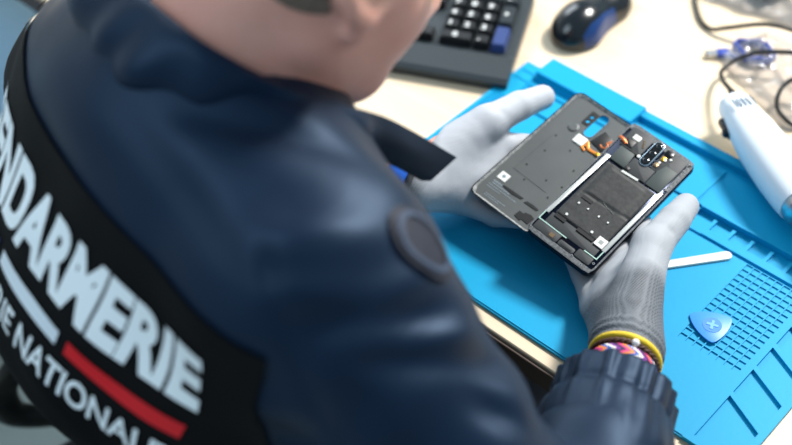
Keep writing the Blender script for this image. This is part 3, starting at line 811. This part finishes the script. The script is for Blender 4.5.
for s in (-1, 1):
    P = catmull([V((s*x, y, z)) for x, y, z in ((.222, .115, .582), (.222, .038, .586), (.214, -.007, .585), (.214, -.029, .58), (.219, -.048, .565), (.228, -.064, .53), (.230, -.064, .495), (.229, -.050, .475), (.222, -.019, .46), (.220, .03, .445), (.222, .09, .44), (.226, .145, .47), (.226, .155, .53))], 6, closed=True)
    MB().tube(P, .0165, 12, closed=True, flat=.5, upv=(1, 0, 0)).build('armrest', m_arm, ch)
    MB().tube([V((s*.07, .02, .385)), V((s*.17, .02, .385)), V((s*.222, .04, .44))], .014, 10, flat=.6).build('armrest_bracket', M_black, ch)
office_chair('blue grey upholstered office chair in front of the neighbouring desk, far left', (-1.47, .64, 0), math.radians(10), m_blue)
# ------------------------------------------------------------------ placement numbers for the clothing
FOLDS = [
    ((-.43, .375, 1.075), (.75, .62, -.2), .016, -.004, .04),
    ((-.40, .375, 1.062), (.55, .80, -.2), .015, .005, .04),
    # point, direction, width, height, half length of each cloth fold
    ((-0.357, 0.371, 1.025), (0.56, 0.8, -0.22), 0.012, -0.007, 0.050),  
    ((-0.319, 0.395, 0.994), (0.44, 0.8, -0.41), 0.012, -0.009, 0.049),  
    ((-0.274, 0.405, 0.97), (0.62, 0.53, -0.58), 0.01, -0.008, 0.022),  
    ((-0.384, 0.331, 1.02), (0.57, -0.16, -0.8), 0.007, -0.006, 0.063),  
    ((-0.369, 0.379, 1.035), (0.44, 0.85, -0.28), 0.012, 0.006, 0.048),  
    ((-0.334, 0.388, 1.007), (0.46, 0.82, -0.34), 0.012, 0.006, 0.043),  
    ((-0.484, 0.399, 1.087), (0.84, 0.52, -0.18), 0.012, -0.006, 0.055),  
    ((-0.492, 0.34, 1.073), (0.96, -0.21, -0.2), 0.015, -0.004, 0.069),  
]
CUFF = {'r': .048, 'l': .022}
CREASE = {'r': [((-.349, .728, .835), (.8, .3, .2), .004, -.0022, .012)], 'l': [((-.556, .748, .836), (.8, .3, .2), .004, -.0022, .012)]}
BACK = dict(o=(-.556, .314, .970), e1=(.98, -.13, -.085), n=(.09, .92, -.37), panel=(-.25, .160, -.16, .060),
  bars=[('blue_bar', (-.20, -.092, -.052, -.041), mat('blue print', '16307a', .55)), ('white_bar', (-.081, .008, -.052, -.041), mat('white print', 'd8dfe5', .55)), ('red_bar', (.018, .116, -.052, -.041), mat('red print', 'd0101c', .55))],
  text=[('lettering', 'GENDARMERIE', -.206, .119, -.0265, .0265, .0035), ('small_lettering', 'GENDARMERIE NATIONALE', -.206, .112, -.083, -.062, .0014)])
BADGE = ((-.364, .428, 1.045), (.6, .32, .74))
# ------------------------------------------------------------------ person
ORG = (-.63, .30, 0)
rx = np.array([.978, -.208, 0]); fy = np.array([.208, .978, 0]); uz = np.array([0, 0, 1.])
A3 = lambda *p: np.array(p, float)
SR, ER, WR = A3(-.428, .391, .992), A3(-.208, .392, .825), A3(-.305, .618, .812)
SL, EL, WL = A3(-.752, .464, .940), A3(-.86, .57, .81), A3(-.575, .650, .803)
HANDS = {
 'r': dict(wr=WR, el=ER, kn=[(-.360, .730, .795), (-.369, .710, .783), (-.372, .689, .775), (-.368, .667, .771)],
   fi=[[(-.393, .765, .787), (-.420, .782, .791)], [(-.408, .745, .777), (-.440, .758, .787)], [(-.412, .720, .772), (-.440, .734, .781)], [(-.400, .692, .769), (-.425, .704, .776)]],
   th=[(-.322, .645, .820), (-.349, .712, .826), (-.3535, .755, .824), (-.360, .786, .814)]),
 'l': dict(wr=WL, el=EL, kn=[(-.545, .752, .797), (-.540, .733, .786), (-.538, .711, .779), (-.540, .688, .773)],
   fi=[[(-.518, .785, .791), (-.492, .797, .794)], [(-.503, .757, .777), (-.470, .768, .782)], [(-.498, .728, .771), (-.468, .738, .777)], [(-.507, .698, .768), (-.482, .706, .773)]],
   th=[(-.570, .690, .812), (-.557, .742, .826), (-.550, .784, .825), (-.5465, .817, .817)])}
def hand(F, H, g):
    wr = np.array(H['wr'])
    rad = [.0124, .0128, .0121, .0108]
    for i, k in enumerate(H['kn']):
        k = np.array(k)
        F.cap(wr*.86+k*.14, k,   .0200+g, rad[i]+.0012+g, .014)
    F.cap(wr, np.mean(H['kn'], 0), .0255+g, .013+g, .012)
    for i, ch in enumerate(H['fi']):
        pts = [np.array(H['kn'][i])]+[np.array(p) for p in ch]; r = rad[i]
        F.chain(pts, [r+g, r-.0022+g, r-.0036+g], .004)
    t = [np.array(p) for p in H['th']]
    F.cap(t[0], t[1], .0215+g, .0160+g, .014)
    F.cap(t[1], t[2], .0152+g, .0128+g, .006); F.cap(t[2], t[3], .0129+g, .0110+g, .003)
def forearm(F, H, g, upto=1.0, k=.01):
    wr, el = np.array(H['wr']), np.array(H['el'])
    F.cap(wr, wr+(el-wr)*min(upto, .35), .0225+g, .028+g, k)
    if upto > .35: F.cap(wr+(el-wr)*.35, wr+(el-wr)*upto, .028+g, .042+g, k)

# head frame
yaw, pitch = math.radians(-22), math.radians(-32)
hx = np.array([math.cos(yaw), math.sin(yaw), 0]); hf = np.array([-math.sin(yaw), math.cos(yaw), 0])
hy = hf*math.cos(pitch)+uz*math.sin(pitch); hz = -hf*math.sin(pitch)+uz*math.cos(pitch)
HC = A3(-.537, .521, 1.158)
HM = np.stack([hx, hy, hz])
def hp(x, y, z): return HC+hx*x+hy*y+hz*z

def build_person():
    h = .006
    F = Field((-.99, .02, 0), (-.10, 1.02, 1.36), h)
    # trunk
    F.cap(A3(-.592, .435, .99), A3(-.590, .372, .875), .084, .088, .05, ax=rx, sc=1.6)
    F.cap(A3(-.590, .372, .875), A3(-.592, .43, .72), .087, .088, .05, ax=rx, sc=1.45); F.cap(A3(-.592, .43, .72), A3(-.602, .43, .56), .088, .096, .06, ax=rx, sc=1.4)
    F.cap(A3(-.585, .44, 1.035), SR, .05, .046, .05); F.cap(A3(-.585, .44, 1.035), SL, .05, .046, .05)
    # neck and head
    F.cap(A3(-.572, .448, 1.05), hp(0, -.03, -.055), .056, .052, .04)
    F.ell(hp(0, -.012, .035), (.076, .097, .084), HM, .03)
    F.ell(hp(0, .036, -.03), (.061, .060, .078), HM, .03)
    F.cap(hp(-.05, .0, -.055), hp(-.018, .07, -.093), .020, .019, .03); F.cap(hp(.05, .0, -.055), hp(.018, .07, -.093), .020, .019, .03)
    F.cap(hp(0, .05, -.07), hp(0, .082, -.096), .03, .018, .025)
    F.cap(hp(0, .094, .012), hp(0, .112, -.032), .008, .012, .012); F.cap(hp(-.012, .1, -.036), hp(.012, .1, -.036), .0085, .0085, .008)
    for s in (-1, 1):
        F.ell(hp(s*.032, .098, .004), (.017, .014, .011), HM, .012, 'sub'); F.ell(hp(s*.032, .083, .004), (.013, .012, .012), HM, .003)
        F.cap(hp(s*.012, .097, .022), hp(s*.048, .082, .020), .008, .007, .012)
        # ear: shell with a hollow and a lobe
        ex = math.radians(22)*s
        F.ell(hp(s*.080, -.008, -.004), (.010, .024, .032), HM, .008); F.ell(hp(s*.087, -.004, .002), (.006, .012, .018), HM, .006, 'sub')
        F.ell(hp(s*.079, .004, -.034), (.007, .010, .012), HM, .008)
    F.cap(hp(-.02, .092, -.062), hp(.02, .092, -.062), .008, .008, .008); F.cap(hp(-.024, .101, -.064), hp(.024, .101, -.064), .0022, .0022, .003, 'sub')
    # arms and hands
    for sh, key in ((SR, 'r'), (SL, 'l')):
        H = HANDS[key]; el = np.array(H['el'])
        F.cap(sh, el, .052, .042, .03); forearm(F, H, 0); hand(F, H, -.003)
    # legs
    for s in (-1, 1):
        hip = A3(-.605, .42, .545)+rx*.075*s-rx*.02; kn = hip+fy*.37+rx*.012*s+uz*-.02; an = kn+fy*-.02-uz*.43
        F.cap(hip, kn, .078, .058, .04); F.cap(kn, an, .056, .040, .02); F.cap(an-uz*.03-fy*.02, an+fy*.13-uz*.055, .034, .028, .02)
    Vt, Fc = F.mesh(2)
    m_skin = mat('light skin', 'eeb2a0', .45, var=(22, .25, 'e09c8c'), bump=(300, .12, .0006)); 
    b = m_skin.node_tree.nodes['Principled BSDF']; b.inputs['Subsurface Weight'].default_value = .12; b.inputs['Subsurface Radius'].default_value = (.012, .005, .003)
    P = np_obj('person', Vt, Fc, m_skin, org=ORG); P.location = ORG
    tag(P, 'seated person in navy uniform jacket and grey gloves bending over the opened phone', 'person')
    for s in (-1, 1):
        b = bmesh.new(); bmesh.ops.create_uvsphere(b, u_segments=16, v_segments=12, radius=.0118)
        e_ = MB().bm(b, Matrix.Translation(V(hp(s*.032, .0835, .002)))).build('eye', mat('eye white', 'dcd8d2', .2), P, org=ORG)
        b = bmesh.new(); bmesh.ops.create_uvsphere(b, u_segments=14, v_segments=10, radius=.0058)
        MB().bm(b, Matrix.Translation(V(hp(s*.032, .0903, -.001)))).build('iris', mat('brown iris', '3a2a20', .15), e_, org=ORG)
    # hair
    F = Field(HC-.16, HC+.16, .004)
    F.ell(hp(0, -.014, .038), (.080, .101, .087), HM, 0)
    F.plane(hp(0, -.085, -.012), -hy*.55-hz*1.0, .006) if False else None
    cut = Field(HC-.16, HC+.16, .004)
    F.ell(hp(0, .085, -.045), (.095, .085, .085), HM, .012, 'sub')
    F.plane(hp(0, -.08, -.044), hz*-1+hy*-.10, .004)
    for s in (-1, 1): F.ell(hp(s*.083, .0, -.006), (.022, .024, .034), HM, .006, 'sub')
    v, f = F.mesh(2)
    m_hair = mat('short greying brown hair', '66564a', .6, var=(160, .3, '8a7d72'), bump=(260, .8, .003))
    np_obj('hair', v, f, m_hair, P, ORG)

    # ------------------------------------------------ jacket
    h = .0055
    F = Field((-1.0, .10, .50), (-.06, .72, 1.20), h)
    F.cap(A3(-.592, .430, .995), A3(-.590, .368, .875), .104, .108, .05, ax=rx, sc=1.72)
    F.cap(A3(-.590, .370, .875), A3(-.592, .43, .72), .107, .108, .05, ax=rx, sc=1.5); F.cap(A3(-.592, .43, .72), A3(-.602, .43, .56), .108, .114, .06, ax=rx, sc=1.4)
    F.cap(A3(-.585, .430, 1.022), SR, .070, .074, .06); F.cap(A3(-.585, .430, 1.022), SL, .064, .058, .05)
    for sh, key, w0, w1 in ((SR, 'r', .079, .066), (SL, 'l', .060, .058)):
        H = HANDS[key]; el = np.array(H['el']); wr = np.array(H['wr'])
        F.cap(sh, el, w0, w1, .035); c = wr+(el-wr)*.52
        F.cap(el, c, w1, .0555 if key == 'r' else .048, .012)
    # neck opening
    F.cap(A3(-.575, .45, 1.05), A3(-.545, .49, 1.22), .056, .068, .012, 'sub')
    Vt, Fc = F.mesh(3); N = normals(Vt, Fc)
    # cloth wrinkles: long soft folds that run across the sleeves and the back
    disp = np.zeros(len(Vt))
    def band(p, d, w, amp, L):   # a groove or ridge along direction d through p
        p = np.array(p); d = np.array(d, float); d /= np.linalg.norm(d)
        q = Vt-p; t = q@d; r = np.linalg.norm(q-t[:, None]*d, axis=1)
        return amp*np.exp(-(r/w)**2)*np.exp(-(t/L)**2)
    nz = np.array([noise.noise(V((x*7, y*7, z*7))) for x, y, z in Vt.tolist()])
    nz2 = np.array([noise.noise(V((x*16+3, y*16, z*26))) for x, y, z in Vt.tolist()])
    disp += .006*nz+.0035*nz2
    for key in 'rl':
        H = HANDS[key]; sh = SR if key == 'r' else SL; el = np.array(H['el'])
        d = (el-sh)/np.linalg.norm(el-sh); t = (Vt-sh)@d; rr_ = np.linalg.norm(Vt-sh-t[:, None]*d, axis=1)
        w = np.exp(-((rr_-.07)/.04)**2)*np.clip((t+.03)/.06, 0, 1)*np.clip((.30-t)/.05, 0, 1)
        ph = np.array([noise.noise(V((x*6, y*6, z*6))) for x, y, z in (Vt+5).tolist()])
        disp += w*.0014*np.sin(t*95+ph*5+(Vt@A3(0, 1, 0))*30)
    for b_ in FOLDS: disp += band(*b_)
    Vt = Vt+N*disp[:, None]
    m_jk = mat('navy nylon jacket cloth', '0c1a2d', .5, spec=.45, sheen=.0, bump=(900, .12, .0006)); m_jk.node_tree.nodes['Principled BSDF'].inputs['Specular Tint'].default_value = (.42, .66, 1, 1)
    J = np_obj('jacket', Vt, Fc, m_jk, P, ORG); J['label'] = 'navy blue nylon uniform jacket'
    tree = BVHTree.FromPolygons(Vt.tolist(), Fc.tolist())

    # collar: thick ribbon round the neck with a pointed hanging front end
    top = [(-.565, .560, 1.03), (-.640, .525, 1.06), (-.668, .470, 1.10), (-.645, .425, 1.125), (-.602, .408, 1.132), (-.567, .402, 1.132), (-.528, .404, 1.126), (-.492, .431, 1.1), (-.478, .474, 1.064), (-.474, .514, 1.028), (-.459, .572, .96)]
    bot = [(-.575, .560, 1.0), (-.665, .530, 1.03), (-.705, .465, 1.06), (-.675, .410, 1.075), (-.628, .385, 1.082), (-.592, .374, 1.082), (-.545, .388, 1.072), (-.508, .424, 1.055), (-.488, .464, 1.027), (-.474, .503, .998), (-.462, .545, .952)]
    T = catmull(top, 7); B = catmull(bot, 7); c = MB(); rs = []
    nc = V((-.575, .46, 1.06))
    for i, (a, b_) in enumerate(zip(T, B)):
        out = ((a+b_)/2-nc); out.z = 0; out.normalize(); e = (b_-a)
        g = .004*math.sin(i*.9)+.003*math.sin(i*.37)
        ring = []
        fd = min(1, (len(T)-1-i)/14)
        for k in range(9):
            u = k/8; q = a+e*u+out*fd*(.010*math.sin(PI*u)*1.2+g*math.sin(PI*u)); ring.append(q+out*.003)
        for k in range(8, -1, -1):
            u = k/8; q = a+e*u+out*fd*(.010*math.sin(PI*u)*.9+g*math.sin(PI*u)); ring.append(q-out*.004)
        rs.append(ring)
    c.rings(rs).build('collar', m_jk, J, org=ORG, ang=60)

    # gathered cuffs
    def cuff(key, r0, name='cuff'):
        H = HANDS[key]; wr = V(H['wr']); el = V(H['el']); d = (el-wr).normalized(); L = (el-wr).length
        u = d.cross(V((0, 0, 1))).normalized(); w = u.cross(d).normalized(); n = 120; rs = []; random.seed(5)
        ph = [random.uniform(0, 6) for _ in range(4)]
        def R(a, s):     # pleats are strong at the elastic band, then fade
            pl = .5*math.sin(17*a+ph[0]+.9*math.sin(3*a))+.32*math.sin(29*a+ph[1]+1.2*math.sin(2*a))+.2*math.sin(11*a+ph[2])
            am = .0024*math.exp(-max(s-.026, 0)/.03)
            stitch = -.0016*math.exp(-((s-.028)/.003)**2)
            bulge = .0065*(1-math.exp(-max(s-.026, 0)/.018))+.0035*math.sin(a*2+s*40)*min(1, max(s-.03, 0)/.04)
            return r0+pl*am+stitch+bulge+.0012*noise.noise(V((math.cos(a)*4, math.sin(a)*4, s*60)))
        s0 = CUFF[key]
        for s in (.024, .012, .003):
            rs.append([wr+d*(s0+s)+(u*math.cos(a)+w*math.sin(a))*(R(a, s)-.004) for a in [2*PI*k/n for k in range(n)]])
        for s in [0, .0015, .004, .008, .012, .016, .020, .024, .027, .029, .032, .036, .041, .047, .054, .062, .07, .08, .09, .10]:
            e = .0015 if s == 0 else 0
            f_ = 1 if s < .07 else 1-(s-.07)*3
            rs.append([wr+d*(s0+s)+(u*math.cos(a)+w*math.sin(a))*(R(a, s)-e)*f_ for a in [2*PI*k/n for k in range(n)]])
        mb = MB(); mb.rings(rs, cap=True)
        return mb.build(name, m_jk, J, org=ORG, ang=70)
    cuff('r', .0485); cuff('l', .040)
    H = HANDS['r']; wr = V(H['wr']); d = (V(H['el'])-wr).normalized(); u = d.cross(V((0, 0, 1))).normalized()
    q = wr+d*(CUFF['r']+.004)-u*0.043+V((0, 0, .006)) if False else wr+d*(CUFF['r']+.01)+u*(-.0445)
    MB().tube(catmull([q, q+V((-.008, .002, .004)), q+V((-.013, .004, .001)), q+V((-.018, .0, -.003))], 5), .0011, 8).build('cuff_drawcord', M_black, J, org=ORG)

    # back panel and lettering wrapped on the cloth
    e1 = V(BACK['e1']).normalized(); n_ = V(BACK['n']).normalized(); e2 = n_.cross(e1).normalized(); e2 = -e2 if e2.z < 0 else e2
    O = V(BACK['o'])
    def onback(s, t, off):
        p = O+e1*s+e2*t-n_*.5
        hit = tree.ray_cast(p, n_)
        return (hit[0]+hit[1]*off) if hit[0] is not None else None
    def patch(name, s0, s1, t0, t1, off, m, par, ns=70, nt=24, rnd=0):
        g = {}; mb = MB(); vs = []; fs = []
        for i in range(ns+1):
            for j in range(nt+1):
                p = onback(s0+(s1-s0)*i/ns, t0+(t1-t0)*j/nt, off)
                if p is not None: g[i, j] = len(vs); vs.append(p)
        for i in range(ns):
            for j in range(nt):
                q = [g.get(x) for x in ((i, j), (i+1, j), (i+1, j+1), (i, j+1))]
                if None in q: continue
                pp = [vs[k] for k in q]
                if max((pp[k]-pp[k-1]).length for k in range(4)) < .04: fs.append(tuple(q))
        mb.add(vs, fs); o = mb.build(name, m, par, org=ORG, ang=0, fix=False); return o
    m_panel = mat('black panel cloth', '050608', .75, spec=.2); m_wht = mat('white reflective print', 'eef3f5', .5)
    patch('back_panel', *BACK['panel'], .0025, m_panel, J)
    for nm, r, m in BACK['bars']: patch(nm, *r, .0040, m, J, 30, 3)
    def letter(name, body, s0, s1, t0, t1, bold, sp=1.0):
        b = text_mesh(body, .08, bold, 1, sp)
        X = [v.co.x for v in b.verts]; Y = [v.co.y for v in b.verts]; xa, xb, ya, yb = min(X), max(X), min(Y), max(Y); shear = 0
        for v in b.verts: v.co.x = (v.co.x-xa)/(xb-xa)*(s1-s0); v.co.y = (v.co.y-ya)/(yb-ya)*(t1-t0)
        for _ in range(5):
            ed = [e for e in b.edges if e.calc_length() > .009]
            if not ed: break
            bmesh.ops.subdivide_edges(b, edges=ed, cuts=1); bmesh.ops.triangulate(b, faces=[f for f in b.faces if len(f.verts) > 3])
        bad = []
        for v in b.verts:
            p = onback(s0+v.co.x+shear*v.co.y, t0+v.co.y, .0042)
            if p is None: bad.append(v)
            else: v.co = p
        bmesh.ops.delete(b, geom=bad, context='VERTS')
        return MB().bm(b).build(name, m_wht, J, org=ORG, ang=0, fix=False)
    for L in BACK['text']: letter(*L)
    for o in J.children:
        if o.name.startswith('back_panel'): o['label'] = 'black panel across the back'

    # sleeve badge
    ctr = V(BADGE[0]); nb = V(BADGE[1]).normalized(); a1 = nb.cross(V((0, 0, 1))).normalized(); a2 = a1.cross(nb)
    for nm, r0, r1, off, m in (('sleeve_badge', 0, .026, .003, mat('dark badge cloth', '10182a', .6)), ('badge_ring', .0175, .0215, .0045, mat('pale badge ring', '324259', .6))):
        mb = MB(); vs = []; fs = []; n = 36; rings_ = 5
        for k in range(n):
            for j in range(rings_):
                rr_ = r0+(r1-r0)*j/(rings_-1); a = 2*PI*k/n
                p = ctr+(a1*math.cos(a)*.8+a2*math.sin(a)*1.15)*rr_+nb*.2; hit = tree.ray_cast(p, -nb)
                vs.append(hit[0]+hit[1]*off if hit[0] is not None else p-nb*.2)
        fs = [(k*rings_+j, ((k+1) % n)*rings_+j, ((k+1) % n)*rings_+j+1, k*rings_+j+1) for k in range(n) for j in range(rings_-1)]
        mb.add(vs, fs); mb.build(nm, m, J, org=ORG, ang=0, fix=False)

    # ------------------------------------------------ gloves
    def glove_mat(name, p0, d, knit, light):
        m = mat(name, light, .62); nt = m.node_tree; b = nt.nodes['Principled BSDF']; L = nt.links
        tc = nt.nodes.new('ShaderNodeTexCoord')
        dt = nt.nodes.new('ShaderNodeVectorMath'); dt.operation = 'SUBTRACT'; dt.inputs[1].default_value = tuple(np.array(p0)-np.array(ORG))
        L.new(tc.outputs['Object'], dt.inputs[0])
        pr = nt.nodes.new('ShaderNodeVectorMath'); pr.operation = 'DOT_PRODUCT'; pr.inputs[1].default_value = tuple(V(d).normalized())
        L.new(dt.outputs[0], pr.inputs[0])
        nz = nt.nodes.new('ShaderNodeTexNoise'); nz.inputs['Scale'].default_value = 45; L.new(tc.outputs['Object'], nz.inputs['Vector'])
        ad = nt.nodes.new('ShaderNodeMath'); ad.operation = 'MULTIPLY_ADD'; ad.inputs[1].default_value = .02; L.new(nz.outputs['Fac'], ad.inputs[0]); L.new(pr.outputs['Value'], ad.inputs[2])
        mr = nt.nodes.new('ShaderNodeMapRange'); mr.inputs['From Min'].default_value = .002; mr.inputs['From Max'].default_value = .022; L.new(ad.outputs[0], mr.inputs['Value'])
        vo = nt.nodes.new('ShaderNodeTexVoronoi'); vo.inputs['Scale'].default_value = 520; vo.inputs['Randomness'].default_value = .12; L.new(tc.outputs['Object'], vo.inputs['Vector'])
        rp = nt.nodes.new('ShaderNodeValToRGB'); rp.color_ramp.elements[0].position = .22; rp.color_ramp.elements[1].position = .5
        rp.color_ramp.elements[0].color = lin(knit[1]); rp.color_ramp.elements[1].color = lin(knit[0]); L.new(vo.outputs['Distance'], rp.inputs['Fac'])
        mx = nt.nodes.new('ShaderNodeMix'); mx.data_type = 'RGBA'; mx.inputs['B'].default_value = lin(light)
        L.new(mr.outputs[0], mx.inputs['Factor']); L.new(rp.outputs[0], mx.inputs['A']); L.new(mx.outputs['Result'], b.inputs['Base Color'])
        bp = nt.nodes.new('ShaderNodeBump'); bp.inputs['Strength'].default_value = .35; bp.inputs['Distance'].default_value = .0006
        L.new(vo.outputs['Distance'], bp.inputs['Height']); L.new(bp.outputs[0], b.inputs['Normal'])
        return m
    def glove(key, m, hem_m, label, end):
        H = HANDS[key]; pts = np.array(H['kn']+[p for c_ in H['fi'] for p in c_]+H['th']+[tuple(H['wr'])])
        wr = np.array(H['wr']); el = np.array(H['el']); d = (el-wr)/np.linalg.norm(el-wr)
        F = Field(np.minimum(pts.min(0), wr+d*end)-.045, np.maximum(pts.max(0), wr+d*end)+.045, .0019)
        hand(F, H, .0012); F.cap(wr, wr+d*(end+.03), .0262, .0272, .012)
        F.plane(wr+d*end, d, 0)
        Vt, Fc = F.mesh(2); N = normals(Vt, Fc)
        s = (Vt-wr)@d
        rib = np.clip((s+.012)/.02, 0, 1)
        nzz = np.array([noise.noise(V((x*60, y*60, z*60))) for x, y, z in Vt.tolist()])+.6*np.array([noise.noise(V((x*130, y*130, z*130))) for x, y, z in Vt.tolist()])
        dsp = .0003*nzz+rib*.0012*np.sin(s*820)
        for (p, dr, w, am, LL) in CREASE[key]:
            q = Vt-np.array(p); dr = np.array(dr, float); dr /= np.linalg.norm(dr); t = q@dr; r = np.linalg.norm(q-t[:, None]*dr, axis=1)
            dsp += am*np.exp(-(r/w)**2)*np.exp(-(t/LL)**2)
        Vt = Vt+N*dsp[:, None]
        G = np_obj('glove', Vt, Fc, m, P, ORG); G['label'] = label
        # stretchy hem ring
        u = V(d).cross(V((0, 0, 1))).normalized(); w = u.cross(V(d)).normalized()
        path = [V(wr+d*end)+(u*math.cos(a)+w*math.sin(a))*.0276 for a in [2*PI*k/40 for k in range(40)]]
        MB().tube(path, .0030, 10, closed=True, upv=tuple(d)).build('glove_hem', hem_m, G, org=ORG)
        return G
    dr = np.array(HANDS['r']['th'][2])-WR
    glove('r', glove_mat('grey coated glove', (-.338, .672, .815), (-.55, .80, .05), ('6c7178', '2e3238'), 'a3a7ad'), mat('yellow elastic', 'e2c22c', .6, bump=(500, .3)), 'right grey work glove with yellow hem', .012)
    glove('l', glove_mat('pale grey coated glove', (-.568, .668, .81), (.9, .35, .1), ('7d8288', '3a3e44'), 'b4b8bf'), mat('dark grey elastic', '44484c', .6), 'left grey work glove', -.010)

    # bracelets on the right wrist, wristband on the left
    H = HANDS['r']; wr = V(H['wr']); d = (V(H['el'])-wr).normalized(); u = d.cross(V((0, 0, 1))).normalized(); w = u.cross(d).normalized()
    tl = Matrix.Rotation(.0, 3, 'X')
    def ring(s, R, n, ph=0): return [wr+d*s+(u*math.cos(a)+w*math.sin(a))*R for a in [2*PI*k/n+ph for k in range(n)]]
    br = MB(); pa = ring(.0185, .0278, 90)
    for o_ in (0, 2*PI/3, 4*PI/3):
        br.tube([p+((p-(wr+d*.0185)).normalized()*.0013*math.sin(k*2*PI/7.5+o_)+d*.0014*math.cos(k*2*PI/7.5+o_)) for k, p in enumerate(pa)], .0013, 6, closed=True)
    B1 = br.build('bracelet', mat('brown braided cord', '4a2c1d', .6), P, org=ORG); B1['label'] = 'brown braided cord bracelet'
    b2 = bmesh.new(); bmesh.ops.create_uvsphere(b2, u_segments=14, v_segments=10, radius=.0034)
    MB().bm(b2, Matrix.Translation(wr+d*.0185+u*-.006+w*.0285)).build('bead', mat('white bead', 'dedede', .3), B1, org=ORG)
    # woven chevrons: flat band, one material per stripe
    n = 96; cols = ['d8337f', 'e88a2a', '2d5bb0', 'f0e9e0', '7a2f8f', '1d1f3f']; ms = [mat('thread '+c_, c_, .7) for c_ in cols]
    s0, s1 = .0225, .0340; rows = 10; vs = []; fs = []; mi = []
    for k in range(n):
        a = 2*PI*k/n
        for j in range(rows+1):
            s = s0+(s1-s0)*j/rows; vs.append(wr+d*s+(u*math.cos(a)+w*math.sin(a))*(.0285+.0006*math.sin(PI*j/rows)))
    for k in range(n):
        for j in range(rows):
            fs.append((k*(rows+1)+j, ((k+1) % n)*(rows+1)+j, ((k+1) % n)*(rows+1)+j+1, k*(rows+1)+j+1))
            mi.append(int((k+abs(j-rows/2+.5)*1.0)//2) % 6)
    mb = MB(); mb.add(vs, fs); B2 = mb.build('bracelet', ms, P, org=ORG, fix=False, ang=0)
    B2.data.polygons.foreach_set('material_index', mi); B2['label'] = 'woven chevron bracelet in pink, orange and blue'
    H = HANDS['l']; wr = V(H['wr']); d = (V(H['el'])-wr).normalized(); u = d.cross(V((0, 0, 1))).normalized(); w = u.cross(d).normalized()
    def band_(name, s, wd, R, m, par):
        rs = [[wr+d*(s+q*wd)+(u*math.cos(a)+w*math.sin(a))*(R+.0008*o_) for a in [2*PI*k/40 for k in range(40)]] for q, o_ in ((0, 0), (.05, 1), (.5, 1.6), (.95, 1), (1, 0))]
        return MB().rings(rs, cap=False).build(name, m, par, org=ORG)
    B3 = band_('wristband', -.006, .020, .0268, mat('bright blue band', '2a6fe0', .4), P); B3['label'] = 'bright blue wristband with a pale clasp'
    MB().box(wr+d*.004+w*.0285, (.010, .008, .003), .001, 2).build('clasp', mat('pale metal clasp', 'cfd6dc', .3, .8), B3, org=ORG)

    # ------------------------------------------------ trousers and shoes (mostly out of view)
    F = Field((-.95, .02, .05), (-.25, .92, .72), .008)
    for s in (-1, 1):
        hip = A3(-.605, .42, .545)+rx*.075*s-rx*.02; kn = hip+fy*.37+rx*.012*s-uz*.02; an = kn+fy*-.02-uz*.43
        F.cap(hip, kn, .088, .07, .05); F.cap(kn, an+uz*.02, .068, .058, .02)
    F.cap(A3(-.605, .42, .56), A3(-.605, .42, .62), .102, .100, .05, ax=rx, sc=1.45)
    F.plane(A3(0, 0, .085), (0, 0, -1), 0)
    v, f = F.mesh(2); np_obj('trousers', v, f, mat('dark navy trouser cloth', '141c2e', .75, bump=(200, .2)), P, ORG)
    for s in (-1, 1):
        an = A3(-.605, .42, .545)+rx*.075*s-rx*.02+fy*.35+rx*.012*s-uz*.45
        F = Field(an-.2-uz*0, an+.26, .006)
        b0 = np.array([an[0], an[1], .052])
        F.cap(b0-fy*.03, b0+fy*.16, .046, .042, .02, ax=rx, sc=.95); F.cap(b0-fy*.02, b0+uz*.07, .048, .05, .02); F.plane(A3(0, 0, .002), (0, 0, -1), .004)
        v, f = F.mesh(2); np_obj('shoe', v, f, mat('black boot leather', '0e0e10', .4), P, ORG)
    return P
# ------------------------------------------------------------------ camera and light
def setup():
    cam = bpy.data.cameras.new('Camera'); o = bpy.data.objects.new('Camera', cam); C.objects.link(o)
    o.location = (0, 0, 1.64)
    o.rotation_euler = (PI/2-math.radians(45.77), 0, math.radians(42.18))
    cam.sensor_width = 36; cam.lens = 1295/792*36; cam.clip_start = .05
    cam.dof.use_dof = True; cam.dof.focus_distance = 1.12; cam.dof.aperture_fstop = 2.7
    bpy.context.scene.camera = o
    def area(name, loc, target, sx, sy, power, col):
        l = bpy.data.lights.new(name, 'AREA'); l.shape = 'RECTANGLE'; l.size = sx; l.size_y = sy; l.energy = power; l.color = col
        q = bpy.data.objects.new(name, l); C.objects.link(q); q.location = loc
        q.rotation_euler = (V(target)-V(loc)).to_track_quat('-Z', 'Y').to_euler(); return q
    area('window_light', (-.15, 2.9, 3.25), (-.45, .7, .8), .65, .65, 152, (1, .97, .93))
    area('side_window_light', (-3.2, 2.2, 2.6), (-.5, .5, .9), 1.6, 1.4, 40, (.86, .93, 1))
    area('back_fill_light', (-1.3, -.9, 2.7), (-.55, .4, .9), 1.2, 1.2, 17, (.72, .88, 1))  # added cool fill to brighten the jacket back, not a lamp of the room
    w = bpy.data.worlds.new('World'); bpy.context.scene.world = w; w.use_nodes = True
    bg = w.node_tree.nodes['Background']; bg.inputs[0].default_value = (.58, .82, 1, 1); bg.inputs[1].default_value = .37
    vs = bpy.context.scene.view_settings
    vs.view_transform = 'Standard'; vs.look = 'None'; vs.gamma = 1; vs.use_curve_mapping = False; vs.exposure = .35
build_person()
setup()
